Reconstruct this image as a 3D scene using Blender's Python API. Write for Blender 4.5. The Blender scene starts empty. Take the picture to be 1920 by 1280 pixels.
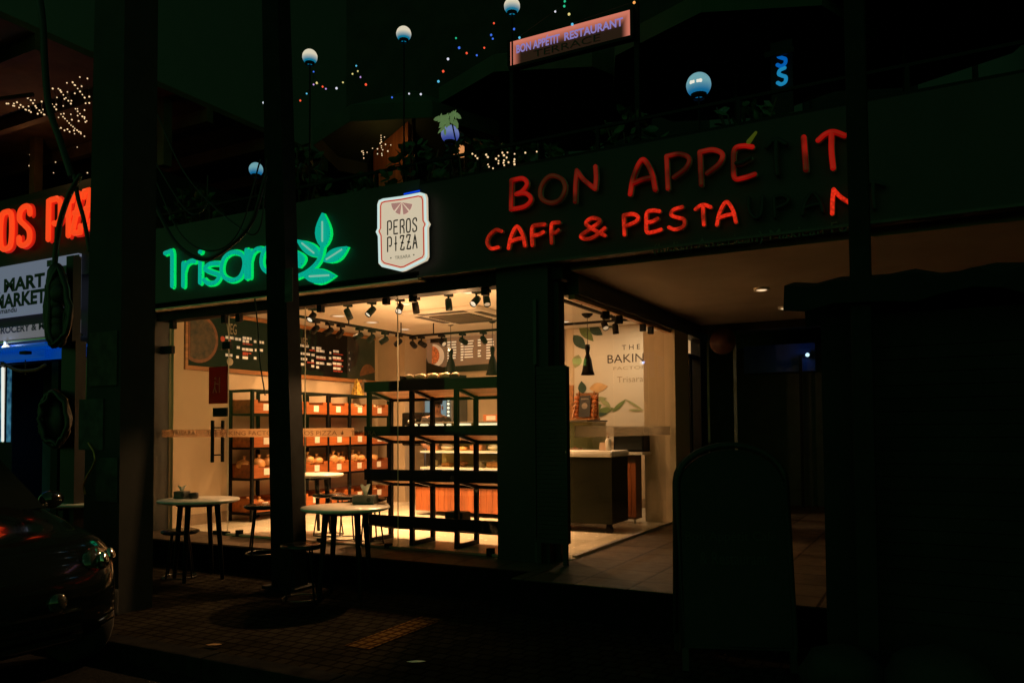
import bpy, bmesh, math, random
from mathutils import Vector, Matrix
random.seed(7)
R = math.radians
S = bpy.context.scene
COL = S.collection

# ------------------------------------------------------------------ camera
HC = 1.38
cam_d = bpy.data.cameras.new('camera'); cam = bpy.data.objects.new('camera', cam_d); COL.objects.link(cam)
cam_d.sensor_width = 36; cam_d.lens = 36*1485/1920; cam_d.shift_y = 112/1920
cam_d.clip_start = .05; cam_d.clip_end = 500
CM = Matrix.Rotation(R(28.3),3,'Z') @ Matrix.Rotation(R(92.1),3,'X') @ Matrix.Rotation(R(-.4),3,'Z')
cam.location = (0,0,HC); cam.rotation_euler = CM.to_euler()
S.camera = cam
# ------------------------------------------------------------------ world (night sky, almost black) and moon
W = bpy.data.worlds.new('World'); S.world = W; W.use_nodes = True
nt = W.node_tree; nt.nodes.clear()
sk = nt.nodes.new('ShaderNodeTexSky'); sk.sky_type = 'NISHITA'; sk.sun_disc = False
sk.sun_elevation = R(15); sk.sun_rotation = R(10)
mx = nt.nodes.new('ShaderNodeMix'); mx.data_type = 'RGBA'; mx.blend_type = 'MULTIPLY'; mx.inputs[0].default_value = 1
mx.inputs[7].default_value = (.19,.50,.13,1)
bg = nt.nodes.new('ShaderNodeBackground'); bg.inputs[1].default_value = .08
wo = nt.nodes.new('ShaderNodeOutputWorld')
nt.links.new(sk.outputs[0], mx.inputs[6]); nt.links.new(mx.outputs[2], bg.inputs[0]); nt.links.new(bg.outputs[0], wo.inputs[0])
sun_d = bpy.data.lights.new('moon','SUN'); sun_d.energy = .01; sun_d.angle = R(10); sun_d.color = (.6,.9,.75)
sun = bpy.data.objects.new('moon', sun_d); COL.objects.link(sun); sun.rotation_euler = (R(50),0,R(-20))
S.view_settings.view_transform = 'Standard'; S.view_settings.look = 'None'
S.view_settings.exposure = 0; S.view_settings.gamma = 1
S.cycles.use_denoising = True
S.cycles.max_bounces = 8; S.cycles.diffuse_bounces = 6; S.cycles.transparent_max_bounces = 24
S.cycles.sample_clamp_indirect = 4; S.cycles.sample_clamp_direct = 0

# ------------------------------------------------------------------ helpers: pixel of the 1920 photo -> world
F = 1485.
def ray(px, py): return CM @ Vector(((px-960)/F, (752-py)/F, -1))
def atY(px, py, Y):
    r = ray(px,py); return Vector((0,0,HC)) + r*(Y/r.y)
def atX(px, py, X):
    r = ray(px,py); return Vector((0,0,HC)) + r*(X/r.x)
def atZ(px, py, z):
    r = ray(px,py); return Vector((0,0,HC)) + r*((z-HC)/r.z)
def fwd(p):
    return -(CM.transposed() @ (Vector(p)-Vector((0,0,HC)))).z
def m_per_px(p): return fwd(p)/F

# ------------------------------------------------------------------ materials
MATS = {}
def mat(name, col, rough=.6, metal=0, var=.15, scale=6, bump=0, spec=.5, em=None, es=0, coat=0, stretch=None):
    if name in MATS: return MATS[name]
    m = bpy.data.materials.new(name); MATS[name] = m; m.use_nodes = True
    n = m.node_tree; b = n.nodes['Principled BSDF']; L = n.links.new
    b.inputs['Roughness'].default_value = rough; b.inputs['Metallic'].default_value = metal
    b.inputs['Specular IOR Level'].default_value = spec; b.inputs['Coat Weight'].default_value = coat
    tc = n.nodes.new('ShaderNodeTexCoord'); mp = n.nodes.new('ShaderNodeMapping'); L(tc.outputs['Object'], mp.inputs[0])
    if stretch: mp.inputs['Scale'].default_value = stretch
    no = n.nodes.new('ShaderNodeTexNoise'); no.inputs['Scale'].default_value = scale; no.inputs['Detail'].default_value = 6
    L(mp.outputs[0], no.inputs[0])
    cr = n.nodes.new('ShaderNodeValToRGB'); L(no.outputs[0], cr.inputs[0])
    cr.color_ramp.elements[0].position = .3; cr.color_ramp.elements[1].position = .7
    cr.color_ramp.elements[0].color = tuple(c*(1-var) for c in col)+(1,)
    cr.color_ramp.elements[1].color = tuple(min(1,c*(1+var)) for c in col)+(1,)
    L(cr.outputs[0], b.inputs['Base Color'])
    if bump:
        bp = n.nodes.new('ShaderNodeBump'); bp.inputs['Strength'].default_value = bump; bp.inputs['Distance'].default_value = .01
        L(no.outputs[0], bp.inputs['Height']); L(bp.outputs[0], b.inputs['Normal'])
    if em:
        b.inputs['Emission Color'].default_value = tuple(em)+(1,); b.inputs['Emission Strength'].default_value = es
    return m
def emis(name, col, strength=1, sample=True, rough=.4, dots=0, patch=None):
    if name in MATS: return MATS[name]
    m = mat(name, tuple(min(.9,c*.5+.02) for c in col), rough, 0, .05, 5, em=col, es=strength)
    if dots:
        n = m.node_tree; b = n.nodes['Principled BSDF']
        tc = n.nodes.new('ShaderNodeTexCoord'); v = n.nodes.new('ShaderNodeTexVoronoi'); v.inputs['Scale'].default_value = dots
        mr = n.nodes.new('ShaderNodeMapRange'); mr.inputs[1].default_value = 0; mr.inputs[2].default_value = .75
        mr.inputs[3].default_value = strength*1.35; mr.inputs[4].default_value = strength*.6
        n.links.new(tc.outputs['Object'], v.inputs['Vector']); n.links.new(v.outputs['Distance'], mr.inputs[0]); n.links.new(mr.outputs[0], b.inputs['Emission Strength'])
    if patch:
        n = m.node_tree; b = n.nodes['Principled BSDF']; L = n.links.new
        tc = n.nodes.new('ShaderNodeTexCoord'); no = n.nodes.new('ShaderNodeTexNoise'); no.inputs['Scale'].default_value = patch[0]; no.inputs['Detail'].default_value = 1
        mr = n.nodes.new('ShaderNodeMapRange'); mr.interpolation_type = 'SMOOTHSTEP'; mr.inputs[1].default_value = .36; mr.inputs[2].default_value = .58; mr.inputs[3].default_value = patch[1]; mr.inputs[4].default_value = 1
        L(tc.outputs['Object'], no.inputs['Vector']); L(no.outputs[0], mr.inputs[0])
        mu = n.nodes.new('ShaderNodeMath'); mu.operation = 'MULTIPLY'; L(mr.outputs[0], mu.inputs[0])
        sk_ = b.inputs['Emission Strength']
        if sk_.is_linked: L(sk_.links[0].from_socket, mu.inputs[1])
        else: mu.inputs[1].default_value = sk_.default_value
        L(mu.outputs[0], sk_)
    if not sample: m.cycles.emission_sampling = 'NONE'
    return m
def glassmat(name, tint=(1,1,1), gloss=.02, ior=1.45):
    if name in MATS: return MATS[name]
    m = bpy.data.materials.new(name); MATS[name] = m; m.use_nodes = True
    n = m.node_tree; n.nodes.clear(); L = n.links.new
    t = n.nodes.new('ShaderNodeBsdfTransparent'); t.inputs[0].default_value = tint+(1,)
    g = n.nodes.new('ShaderNodeBsdfGlossy'); g.inputs['Roughness'].default_value = gloss
    f = n.nodes.new('ShaderNodeFresnel'); f.inputs[0].default_value = ior
    x = n.nodes.new('ShaderNodeMixShader'); o = n.nodes.new('ShaderNodeOutputMaterial')
    ge = n.nodes.new('ShaderNodeNewGeometry'); mm = n.nodes.new('ShaderNodeMath'); mm.operation = 'MULTIPLY_ADD'
    inv = n.nodes.new('ShaderNodeMath'); inv.operation = 'SUBTRACT'; inv.inputs[0].default_value = 1
    L(ge.outputs['Backfacing'], inv.inputs[1]); mul = n.nodes.new('ShaderNodeMath'); mul.operation = 'MULTIPLY'
    L(f.outputs[0], mul.inputs[0]); L(inv.outputs[0], mul.inputs[1])
    L(mul.outputs[0], x.inputs[0]); L(t.outputs[0], x.inputs[1]); L(g.outputs[0], x.inputs[2]); L(x.outputs[0], o.inputs[0])
    n.nodes.remove(mm)
    return m
def frostmat(name, col, alpha):
    m = bpy.data.materials.new(name); MATS[name] = m; m.use_nodes = True
    n = m.node_tree; n.nodes.clear(); L = n.links.new
    t = n.nodes.new('ShaderNodeBsdfTransparent'); d = n.nodes.new('ShaderNodeBsdfTranslucent'); d.inputs[0].default_value = col+(1,)
    no = n.nodes.new('ShaderNodeTexNoise'); no.inputs['Scale'].default_value = 30
    mr = n.nodes.new('ShaderNodeMapRange'); mr.inputs[3].default_value = alpha*.85; mr.inputs[4].default_value = alpha*1.1
    L(no.outputs[0], mr.inputs[0])
    x = n.nodes.new('ShaderNodeMixShader'); o = n.nodes.new('ShaderNodeOutputMaterial')
    L(mr.outputs[0], x.inputs[0]); L(t.outputs[0], x.inputs[1]); L(d.outputs[0], x.inputs[2]); L(x.outputs[0], o.inputs[0])
    return m
def tilemat(name, col, mortar, sx, sy, gap=.006, rough=.5, var=.25, bump=.3, offset=0.):
    m = mat(name, col, rough, 0, var, 3)
    n = m.node_tree; b = n.nodes['Principled BSDF']; L = n.links.new
    tc = n.nodes.new('ShaderNodeTexCoord'); br = n.nodes.new('ShaderNodeTexBrick'); br.offset = offset; br.squash = 1
    br.inputs['Scale'].default_value = 1; br.inputs['Brick Width'].default_value = sx; br.inputs['Row Height'].default_value = sy
    br.inputs['Mortar Size'].default_value = gap; br.inputs['Mortar Smooth'].default_value = .2
    br.inputs['Color1'].default_value = (1,1,1,1); br.inputs['Color2'].default_value = (.72,.74,.7,1); br.inputs['Mortar'].default_value = tuple(mortar)+(1,)
    L(tc.outputs['Object'], br.inputs['Vector'])
    mx = n.nodes.new('ShaderNodeMix'); mx.data_type = 'RGBA'; mx.blend_type = 'MULTIPLY'; mx.inputs[0].default_value = 1
    old = b.inputs['Base Color'].links[0].from_socket
    L(old, mx.inputs[6]); L(br.outputs['Color'], mx.inputs[7]); L(mx.outputs[2], b.inputs['Base Color'])
    bp = n.nodes.new('ShaderNodeBump'); bp.inputs['Strength'].default_value = bump; bp.inputs['Distance'].default_value = .01; bp.invert = True
    no = n.nodes.new('ShaderNodeTexNoise'); no.inputs['Scale'].default_value = 14; no.inputs['Detail'].default_value = 5; L(tc.outputs['Object'], no.inputs[0])
    ad = n.nodes.new('ShaderNodeMath'); ad.operation = 'MULTIPLY_ADD'; ad.inputs[1].default_value = .35
    L(no.outputs[0], ad.inputs[0]); L(br.outputs['Fac'], ad.inputs[2]); L(ad.outputs[0], bp.inputs['Height']); L(bp.outputs[0], b.inputs['Normal'])
    rr = n.nodes.new('ShaderNodeMapRange'); rr.inputs[3].default_value = rough*.7; rr.inputs[4].default_value = min(1,rough*1.3)
    L(no.outputs[0], rr.inputs[0]); L(rr.outputs[0], b.inputs['Roughness'])
    return m
def woodmat(name, col, axis=0, rough=.5, scale=4):
    st = [18,18,18]; st[axis] = 1.2
    return mat(name, col, rough, 0, .42, scale*.25, bump=.08, stretch=tuple(st))

BLACK = mat('black_powder_metal', (.0065,.0065,.006), .5, 0, .2, 20, spec=.12)
BLACKG = mat('black_gloss', (.008,.01,.009), .18, 0, .1, 8)
DARKC = mat('dark_concrete', (.014,.0145,.0135), .85, 0, .35, 4, bump=.5)
PLAST = mat('grimy_plaster', (.018,.019,.017), .9, 0, .35, 3, bump=.4)
FASC = mat('dark_green_fascia', (.03,.036,.034), .5, 0, .2, 3)
FASB = mat('black_fascia', (.008,.009,.0085), .6, 0, .25, 3)
CREAM = mat('cream_wall', (.60,.475,.32), .75, 0, .05, 3, bump=.05)
CEIL = mat('ceiling_white', (.82,.76,.66), .85, 0, .04, 2)
FLOORM = tilemat('shop_floor_tile', (.72,.64,.5), (.8,.78,.75), .6, .6, .003, .25, .05, .02)
ALU = mat('brushed_metal', (.55,.52,.47), .35, 1, .15, 30, stretch=(1,1,20))
STEEL = mat('galvanised_steel', (.010,.011,.0105), .75, 0, .35, 7, bump=.2, spec=.15)
GLASS = glassmat('clear_glass')
WOODC = woodmat('orange_crate_wood', (.36,.098,.018), 1)
_n=WOODC.node_tree; _b=_n.nodes['Principled BSDF']; _o=_n.nodes.new('ShaderNodeObjectInfo'); _h=_n.nodes.new('ShaderNodeHueSaturation'); _r=_n.nodes.new('ShaderNodeMapRange')
_r.inputs[3].default_value=.6; _r.inputs[4].default_value=1.25; _n.links.new(_o.outputs['Random'],_r.inputs[0]); _n.links.new(_r.outputs[0],_h.inputs['Value']); _n.links.new(_b.inputs['Base Color'].links[0].from_socket,_h.inputs['Color']); _n.links.new(_h.outputs[0],_b.inputs['Base Color'])
WOODF = woodmat('frame_wood', (.42,.17,.05), 1)
WOODS = woodmat('slat_wood', (.30,.085,.022), 2)
WOODSH = woodmat('shelf_wood', (.5,.27,.12), 0)
WHITE = mat('white_laminate', (.78,.74,.66), .3, 0, .03, 3)
PAPER = mat('white_paper', (.85,.82,.75), .8, 0, .04, 8)
CABLE = mat('black_cable', (.008,.009,.008), .5, 0, .2, 20)
LEAFM = mat('dark_leaf', (.035,.085,.028), .5, 0, .5, 4)

# ------------------------------------------------------------------ mesh builder
class MB:
    def __init__(s): s.v = []; s.f = []; s.smooth = set()
    def add(s, vs, fs, smooth=False):
        o = len(s.v); s.v += [tuple(v) for v in vs]
        for f in fs:
            if smooth: s.smooth.add(len(s.f))
            s.f.append(tuple(i+o for i in f))
        return s
    def box(s, x0,y0,z0,x1,y1,z1, M=None, bev=0):
        if bev:
            b = bev; vs=[]; 
            bm = bmesh.new(); bmesh.ops.create_cube(bm, size=1)
            for v in bm.verts: v.co = Vector(((x0+x1)/2+v.co.x*(x1-x0),(y0+y1)/2+v.co.y*(y1-y0),(z0+z1)/2+v.co.z*(z1-z0)))
            bmesh.ops.bevel(bm, geom=bm.edges[:], offset=b, segments=2, affect='EDGES', profile=.6)
            bm.verts.index_update(); vs=[v.co.copy() for v in bm.verts]; fs=[[v.index for v in f.verts] for f in bm.faces]; bm.free()
        else:
            vs=[Vector(p) for p in ((x0,y0,z0),(x1,y0,z0),(x1,y1,z0),(x0,y1,z0),(x0,y0,z1),(x1,y0,z1),(x1,y1,z1),(x0,y1,z1))]
            fs=[(0,3,2,1),(4,5,6,7),(0,1,5,4),(1,2,6,5),(2,3,7,6),(3,0,4,7)]
        if M: vs=[M@v for v in vs]
        return s.add(vs, fs)
    def bar(s, a, b, w, h=None):
        a=Vector(a); b=Vector(b); h=h or w; d=(b-a).normalized()
        u=d.cross(Vector((0,0,1))); u=Vector((1,0,0)) if u.length<1e-3 else u.normalized(); t=u.cross(d)
        vs=[p+u*(sx*w/2)+t*(sz*h/2) for p in (a,b) for sx,sz in ((-1,-1),(1,-1),(1,1),(-1,1))]
        return s.add(vs,[(3,2,1,0),(4,5,6,7),(0,1,5,4),(1,2,6,5),(2,3,7,6),(3,0,4,7)])
    def tube(s, pts, r, n=8, r2=None, closed=False, flat=None):
        # flat=(axis Vector, ratio): squash the section along that axis
        pts=[Vector(p) for p in pts]; k=len(pts); rings=[]; vs=[]
        prev=None
        seq=list(range(k))
        rad=lambda i: r if r2 is None else r+(r2-r)*i/max(1,k-1)
        def frame(i,prev):
            if closed: t=(pts[(i+1)%k]-pts[i-1])
            else: t=pts[min(i+1,k-1)]-pts[max(i-1,0)]
            t=t.normalized() if t.length>1e-9 else Vector((0,0,1))
            if prev is None:
                a=flat[0] if flat else (Vector((0,0,1)) if abs(t.z)<.9 else Vector((1,0,0)))
                u=(a-t*a.dot(t)); u=u.normalized() if u.length>1e-6 else t.orthogonal().normalized()
            elif flat:
                u=(flat[0]-t*flat[0].dot(t)).normalized()
            else:
                u=(prev-t*prev.dot(t)); u=u.normalized() if u.length>1e-6 else t.orthogonal().normalized()
            return t,u,t.cross(u)
        ratio=flat[1] if flat else 1
        def ring(c,u,w,rr):
            return [c+u*(math.cos(a)*rr*ratio)+w*(math.sin(a)*rr) for a in [2*math.pi*j/n for j in range(n)]]
        R_=[]
        for i in seq:
            t,u,w=frame(i,prev); prev=u; q=rad(i)
            if not closed and i==0:
                R_.append(ring(pts[0]-t*q*.9,u,w,q*.35)); R_.append(ring(pts[0]-t*q*.55,u,w,q*.82))
            R_.append(ring(pts[i],u,w,q))
            if not closed and i==k-1:
                R_.append(ring(pts[i]+t*q*.55,u,w,q*.82)); R_.append(ring(pts[i]+t*q*.9,u,w,q*.35))
        for q in R_: vs+=q
        fs=[]; m=len(R_)
        for i in range(m if closed else m-1):
            a=i*n; b=((i+1)%m)*n
            for j in range(n): fs.append((a+j,a+(j+1)%n,b+(j+1)%n,b+j))
        if not closed: fs.append(tuple(range(n))[::-1]); fs.append(tuple((m-1)*n+j for j in range(n)))
        return s.add(vs,fs,True)
    def lathe(s, prof, n=20, M=None, cap=True):
        vs=[]; fs=[]
        for r,z in prof:
            for j in range(n):
                a=2*math.pi*j/n; vs.append(Vector((r*math.cos(a),r*math.sin(a),z)))
        for i in range(len(prof)-1):
            for j in range(n): fs.append((i*n+j,i*n+(j+1)%n,(i+1)*n+(j+1)%n,(i+1)*n+j))
        if cap: fs.append(tuple(range(n))[::-1]); fs.append(tuple((len(prof)-1)*n+j for j in range(n)))
        if M: vs=[M@v for v in vs]
        return s.add(vs,fs,True)
    def ball(s, c, r, n=12, m=8, sc=(1,1,1), bot=-1., top=1.):
        prof=[]
        for i in range(m+1):
            t=bot+(top-bot)*i/m; a=math.asin(max(-1,min(1,t))) if False else math.asin(bot)+(math.asin(top)-math.asin(bot))*i/m
            prof.append((max(r*math.cos(a),r*.02), r*math.sin(a)))
        M=Matrix.Translation(Vector(c))@Matrix.Diagonal((*sc,1))
        return s.lathe(prof,n,M)
    def prism(s, poly, y0, y1, M=None):   # poly in (x,z), extruded along y
        k=len(poly); vs=[Vector((x,y0,z)) for x,z in poly]+[Vector((x,y1,z)) for x,z in poly]
        fs=[tuple(range(k)),tuple(range(2*k-1,k-1,-1))]+[((i+1)%k,i,i+k,(i+1)%k+k) for i in range(k)]
        if M: vs=[M@v for v in vs]
        return s.add(vs,fs)
    def mesh(s, me_obj, M=None):
        vs=[v.co.copy() for v in me_obj.vertices]
        if M: vs=[M@v for v in vs]
        return s.add(vs,[tuple(p.vertices) for p in me_obj.polygons])

def empty(name, loc=(0,0,0), rz=0):
    o=bpy.data.objects.new(name,None); COL.objects.link(o); o.location=loc; o.rotation_euler=(0,0,rz); o.empty_display_size=.1
    return o
def tag(o, label=None, cat=None, group=None, kind=None):
    if label: o['label']=label
    if cat: o['category']=cat
    if group: o['group']=group
    if kind: o['kind']=kind
    return o
def obj(name, mb, m, parent=None, world=False, loc=None):
    """one mesh object. world=True: coordinates are world ones, moved into the parent's space"""
    me=bpy.data.meshes.new(name); off=Vector((0,0,0))
    if world and parent is not None:
        q=parent
        while q is not None: off+=Vector(q.location); q=q.parent
    if world and parent is None and mb.v:
        xs=[v[0] for v in mb.v]; ys=[v[1] for v in mb.v]; zs=[v[2] for v in mb.v]
        off=Vector(((min(xs)+max(xs))/2,(min(ys)+max(ys))/2,min(zs)))
    me.from_pydata([Vector(v)-off for v in mb.v],[],mb.f)
    me.polygons.foreach_set('use_smooth',[i in mb.smooth for i in range(len(mb.f))])
    for mm in (m if isinstance(m,(list,tuple)) else [m]): me.materials.append(mm)
    bm=bmesh.new(); bm.from_mesh(me); bmesh.ops.recalc_face_normals(bm,faces=bm.faces[:]); bm.to_mesh(me); bm.free()
    me.update()
    o=bpy.data.objects.new(name,me); COL.objects.link(o)
    if parent is not None: o.parent=parent
    elif world: o.location=off
    if loc is not None: o.location=loc
    return o
def children(o): return [c for c in bpy.data.objects if c.parent==o]
def copy_tree(o, parent=None):
    c=o.copy(); COL.objects.link(c)
    if parent is not None: c.parent=parent
    for ch in KIDS.get(o.name) or children(o): copy_tree(ch,c)
    return c
KIDS={}
def struct(name, mb, m): return tag(obj(name,mb,m,None,True),kind='structure')
def lamp(kind, loc, energy, col=(1,.62,.27), size=.05, rot=None, spot=None, name='lamp_light', parent=None, blend=.4):
    d=bpy.data.lights.new(name,kind); d.energy=energy; d.color=col
    if kind in('POINT','SPOT'): d.shadow_soft_size=size
    if kind=='AREA': d.shape='DISK'; d.size=size; d.spread=R(spot or 180)
    if kind=='SPOT': d.spot_size=R(spot or 60); d.spot_blend=blend
    o=bpy.data.objects.new(name,d); COL.objects.link(o); o.location=loc
    if rot is not None:
        o.rotation_euler=Vector(rot).to_track_quat('-Z','Y').to_euler()
    return o
# ------------------------------------------------------------------ lettering
def spl(pts, n=6, closed=False):
    P=[Vector((p[0],0,p[1])) for p in pts]; k=len(P); out=[]
    rng=range(k) if closed else range(k-1)
    for i in rng:
        p0=P[i-1] if (closed or i>0) else P[0]*2-P[1]
        p1=P[i]; p2=P[(i+1)%k]; p3=P[(i+2)%k] if (closed or i+2<k) else p2*2-p1
        for j in range(n):
            t=j/n; out.append(.5*((2*p1)+(p2-p0)*t+(2*p0-5*p1+4*p2-p3)*t*t+(3*p1-p0-3*p2+p3)*t**3))
    if not closed: out.append(P[-1])
    return [(v.x,v.z) for v in out]
def ln(*p):
    out=[]
    for a,b in zip(p,p[1:]):
        for j in range(4): out.append((a[0]+(b[0]-a[0])*j/4,a[1]+(b[1]-a[1])*j/4))
    return out+[p[-1]]
# each glyph: list of (points, closed); 0..1 in both directions
BON={
'B':[(ln((.05,0),(.08,1)),0),(spl([(.08,1),(.6,1),(.82,.8),(.6,.57),(.3,.5)]),0),(spl([(.3,.5),(.75,.47),(1,.24),(.7,.03),(.05,0)]),0)],
'O':[(spl([(.5,1),(.88,.8),(1,.45),(.8,.08),(.45,0),(.08,.2),(.02,.55),(.2,.88)],4,True),1)],
'N':[(spl([(.04,0),(.06,.5),(.12,.98)]),0),(spl([(.12,.98),(.4,.65),(.86,.3)]),0),(spl([(.86,.3),(.9,.65),(.88,1)]),0)],
'A':[(spl([(.03,0),(.15,.5),(.4,.95),(.6,.98),(.85,.55),(.97,.02)]),0),(spl([(.12,.32),(.5,.4),(.9,.42)]),0)],
'P':[(ln((.1,0),(.06,1)),0),(spl([(.06,1),(.6,1),(.98,.82),(.85,.55),(.35,.32)]),0)],
'E':[(spl([(.9,.92),(.5,1),(.1,.95),(.03,.5),(.08,.05),(.5,.02),(.98,.08)]),0),(spl([(.08,.5),(.4,.5),(.78,.6)]),0)],
'T':[(spl([(.02,.84),(.3,.98),(.6,1),(1,.84)]),0),(spl([(.52,.97),(.5,.5),(.55,0)]),0)],
'I':[(ln((.4,1),(.6,0)),0)],
'C':[(spl([(.95,.88),(.6,1),(.2,.75),(.06,.4),(.3,.05),(.75,.06)]),0)],
'F':[(spl([(.98,.98),(.5,1),(.12,.95),(.06,.5),(.1,0)]),0),(spl([(.08,.52),(.5,.5),(.88,.6)]),0)],
'R':[(ln((.1,0),(.06,1)),0),(spl([(.06,1),(.6,1),(.92,.82),(.8,.6),(.25,.45)]),0)],
'r':[(spl([(.25,.45),(.6,.25),(1,0)]),0)],
'S':[(spl([(.82,1),(.3,.92),(.18,.7),(.5,.55),(.9,.4),(.85,.1),(.4,0),(.04,.14)]),0)],
'U':[(spl([(.05,1),(.05,.4),(.4,0),(.8,.15),(.92,1)]),0)],
'&':[(spl([(.98,.05),(.55,.42),(.25,.78),(.5,1),(.8,.8),(.45,.5),(.05,.2),(.25,0),(.6,.08),(.98,.42)]),0)],
}
NAR={
'P':[(ln((.1,0),(.1,1),(.7,1)),0),(spl([(.7,1),(.92,.9),(.95,.7),(.92,.45),(.7,.36),(.5,.38)]),0)],
'E':[(ln((.92,1),(.1,1),(.1,0),(.92,0)),0),(ln((.1,.52),(.75,.52)),0)],
'R':[(ln((.1,0),(.1,1),(.7,1)),0),(spl([(.7,1),(.92,.9),(.94,.7),(.9,.55),(.4,.5)]),0),(ln((.55,.5),(.92,.3),(.95,0)),0)],
'O':[(spl([(.5,1),(.85,.92),(.94,.5),(.85,.08),(.5,0),(.15,.08),(.06,.5),(.15,.92)],4,True),1)],
'S':[(spl([(.92,.78),(.85,.95),(.5,1),(.14,.9),(.12,.68),(.5,.52),(.88,.34),(.88,.1),(.5,0),(.12,.06),(.08,.22)]),0)],
'I':[(ln((.5,0),(.5,1)),0),(ln((.3,.5),(.7,.5)),0)],
'Z':[(ln((.1,.85),(.12,1),(.9,1),(.12,.02),(.92,0),(.92,.16)),0),(ln((.3,.52),(.75,.48)),0)],
'A':[(ln((.05,0),(.5,1),(.95,0)),0),(ln((.2,.3),(.5,.38),(.8,.3)),0)],
}
TRI={
'T':[(spl([(0,.97),(.35,.99),(.62,1),(.7,.86)]),0),(ln((.7,.9),(.72,0)),0)],
'r':[(ln((.1,0),(.1,.95)),0),(spl([(.1,.55),(.3,.85),(.65,.98),(.98,.95)]),0)],
'i':[(ln((.5,0),(.5,.72)),0),(ln((.42,1),(.58,1)),0)],
's':[(spl([(.92,.96),(.4,1),(.1,.78),(.5,.56),(.95,.35),(.75,.04),(.3,.02),(.04,.22)]),0)],
'a':[(spl([(.45,1),(.8,.85),(.9,.5),(.75,.1),(.42,0),(.1,.18),(.02,.5),(.14,.85)],4,True),1),(ln((.97,1),(.97,.02)),0)],
}
AX=Vector((0,1,0))
def glyph(mb, g, X0, X1, z0, z1, Y, w, depth=.6, only=None):
    for k,(pts,cl) in enumerate(g):
        if only is not None and k not in only: continue
        P=[Vector((X0+(X1-X0)*p[0],Y,z0+(z1-z0)*p[1])) for p in pts]
        mb.tube(P,w,8,closed=bool(cl),flat=(AX,depth))
def text_mesh(s, extrude=0.002, bold=0):
    c=bpy.data.curves.new('t','FONT'); c.body=s; c.size=1; c.resolution_u=3; c.extrude=0; c.offset=bold
    o=bpy.data.objects.new('t',c); COL.objects.link(o)
    dg=bpy.context.evaluated_depsgraph_get(); me=bpy.data.meshes.new_from_object(o.evaluated_get(dg))
    COL.objects.unlink(o); bpy.data.objects.remove(o); bpy.data.curves.remove(c)
    return me
def text_to(mb, s, X0, X1, z0, z1, Y, bold=0):
    """flat text in plane Y fitted to the rectangle"""
    me=text_mesh(s,bold=bold); xs=[v.co.x for v in me.vertices]; ys=[v.co.y for v in me.vertices]
    a,b,c,d=min(xs),max(xs),min(ys),max(ys)
    mb.add([(X0+(v.co.x-a)/(b-a)*(X1-X0),Y,z0+(v.co.y-c)/(d-c)*(z1-z0)) for v in me.vertices],[tuple(p.vertices) for p in me.polygons])
    bpy.data.meshes.remove(me)
def text_px(mb, s, x0, x1, ytop, ybot, Y, bold=0):
    """same, the rectangle measured on the photograph (middle height of the word)"""
    a=atY(x0,(ytop+ybot)/2,Y); b=atY(x1,(ytop+ybot)/2,Y); xm=(x0+x1)/2
    text_to(mb,s,a.x,b.x,atY(xm,ybot,Y).z,atY(xm,ytop,Y).z,Y,bold)

# ================================================================== SETTING
FZ=.26; GY=6.2; LX=-7.98; SX=-2.85; BY=10.9; CZ=2.9
PAV=tilemat('pavement_tile',(.021,.018,.0135),(.4,.38,.34),.105,.105,.010,.75,.35,.7,.5)
PLT=tilemat('platform_tile',(.10,.07,.047),(.3,.28,.25),.42,.42,.012,.5,.25,.6)
ASPH=mat('asphalt',(.016,.016,.0155),.9,0,.35,60,bump=.6,spec=0)
g=MB(); g.box(-120,-120,-.5,120,3.4,-.12); struct('road',g,ASPH)
g=MB(); g.box(-120,3.56,-.5,120,60,0); PAV.node_tree.nodes['Principled BSDF'].inputs['Specular IOR Level'].default_value=0; struct('pavement',g,PAV)
g=MB()
x=-30.
while x<20: g.box(x,3.4,-.45,x+.99,3.56,.004,bev=.015); x+=1.
struct('kerb',g,mat('kerb_stone',(.016,.0155,.0145),.9,0,.35,9,bump=.6,spec=0))
g=MB(); g.box(-8.6,5.66,0.001,SX-.05,GY+.1,FZ-.004); g.box(SX-.05+.002,5.35,.001,3,BY+6,FZ-.006);  RIS=mat('riser_shade',(.006,.006,.0055),.95,0,.3,6,bump=.4,spec=0)
g2=MB(); g2.box(-2.9,5.33,.001,3,5.349,FZ-.012); g2.box(-8.6,5.62,.001,-2.901,5.659,FZ-.01); struct('platform_riser',g2,RIS)  # front sheets coloured near black to stand for the shade on the step
PLT.node_tree.nodes['Principled BSDF'].inputs['Specular IOR Level'].default_value=.12; struct('platform',g,PLT)
g=MB(); g.box(LX-.2,GY+.102,.05,SX+.02,BY+.2,FZ); struct('shop_floor',g,FLOORM)
TACT=tilemat('tactile_yellow',(.11,.062,.022),(.3,.25,.2),.075,.075,.012,.5,.2,.9)
a=atZ(668,1214,0); b=atZ(812,1158,0); d=(b-a).normalized(); p=Vector((-d.y,d.x,0))*.1
g=MB(); g.add([a-p+Vector((0,0,.004)),a+p+Vector((0,0,.004)),b+p+Vector((0,0,.004)),b-p+Vector((0,0,.004))],[(0,1,2,3)])
TACT.node_tree.nodes['Principled BSDF'].inputs['Specular IOR Level'].default_value=0; struct('tactile_strip',g,TACT)

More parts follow.
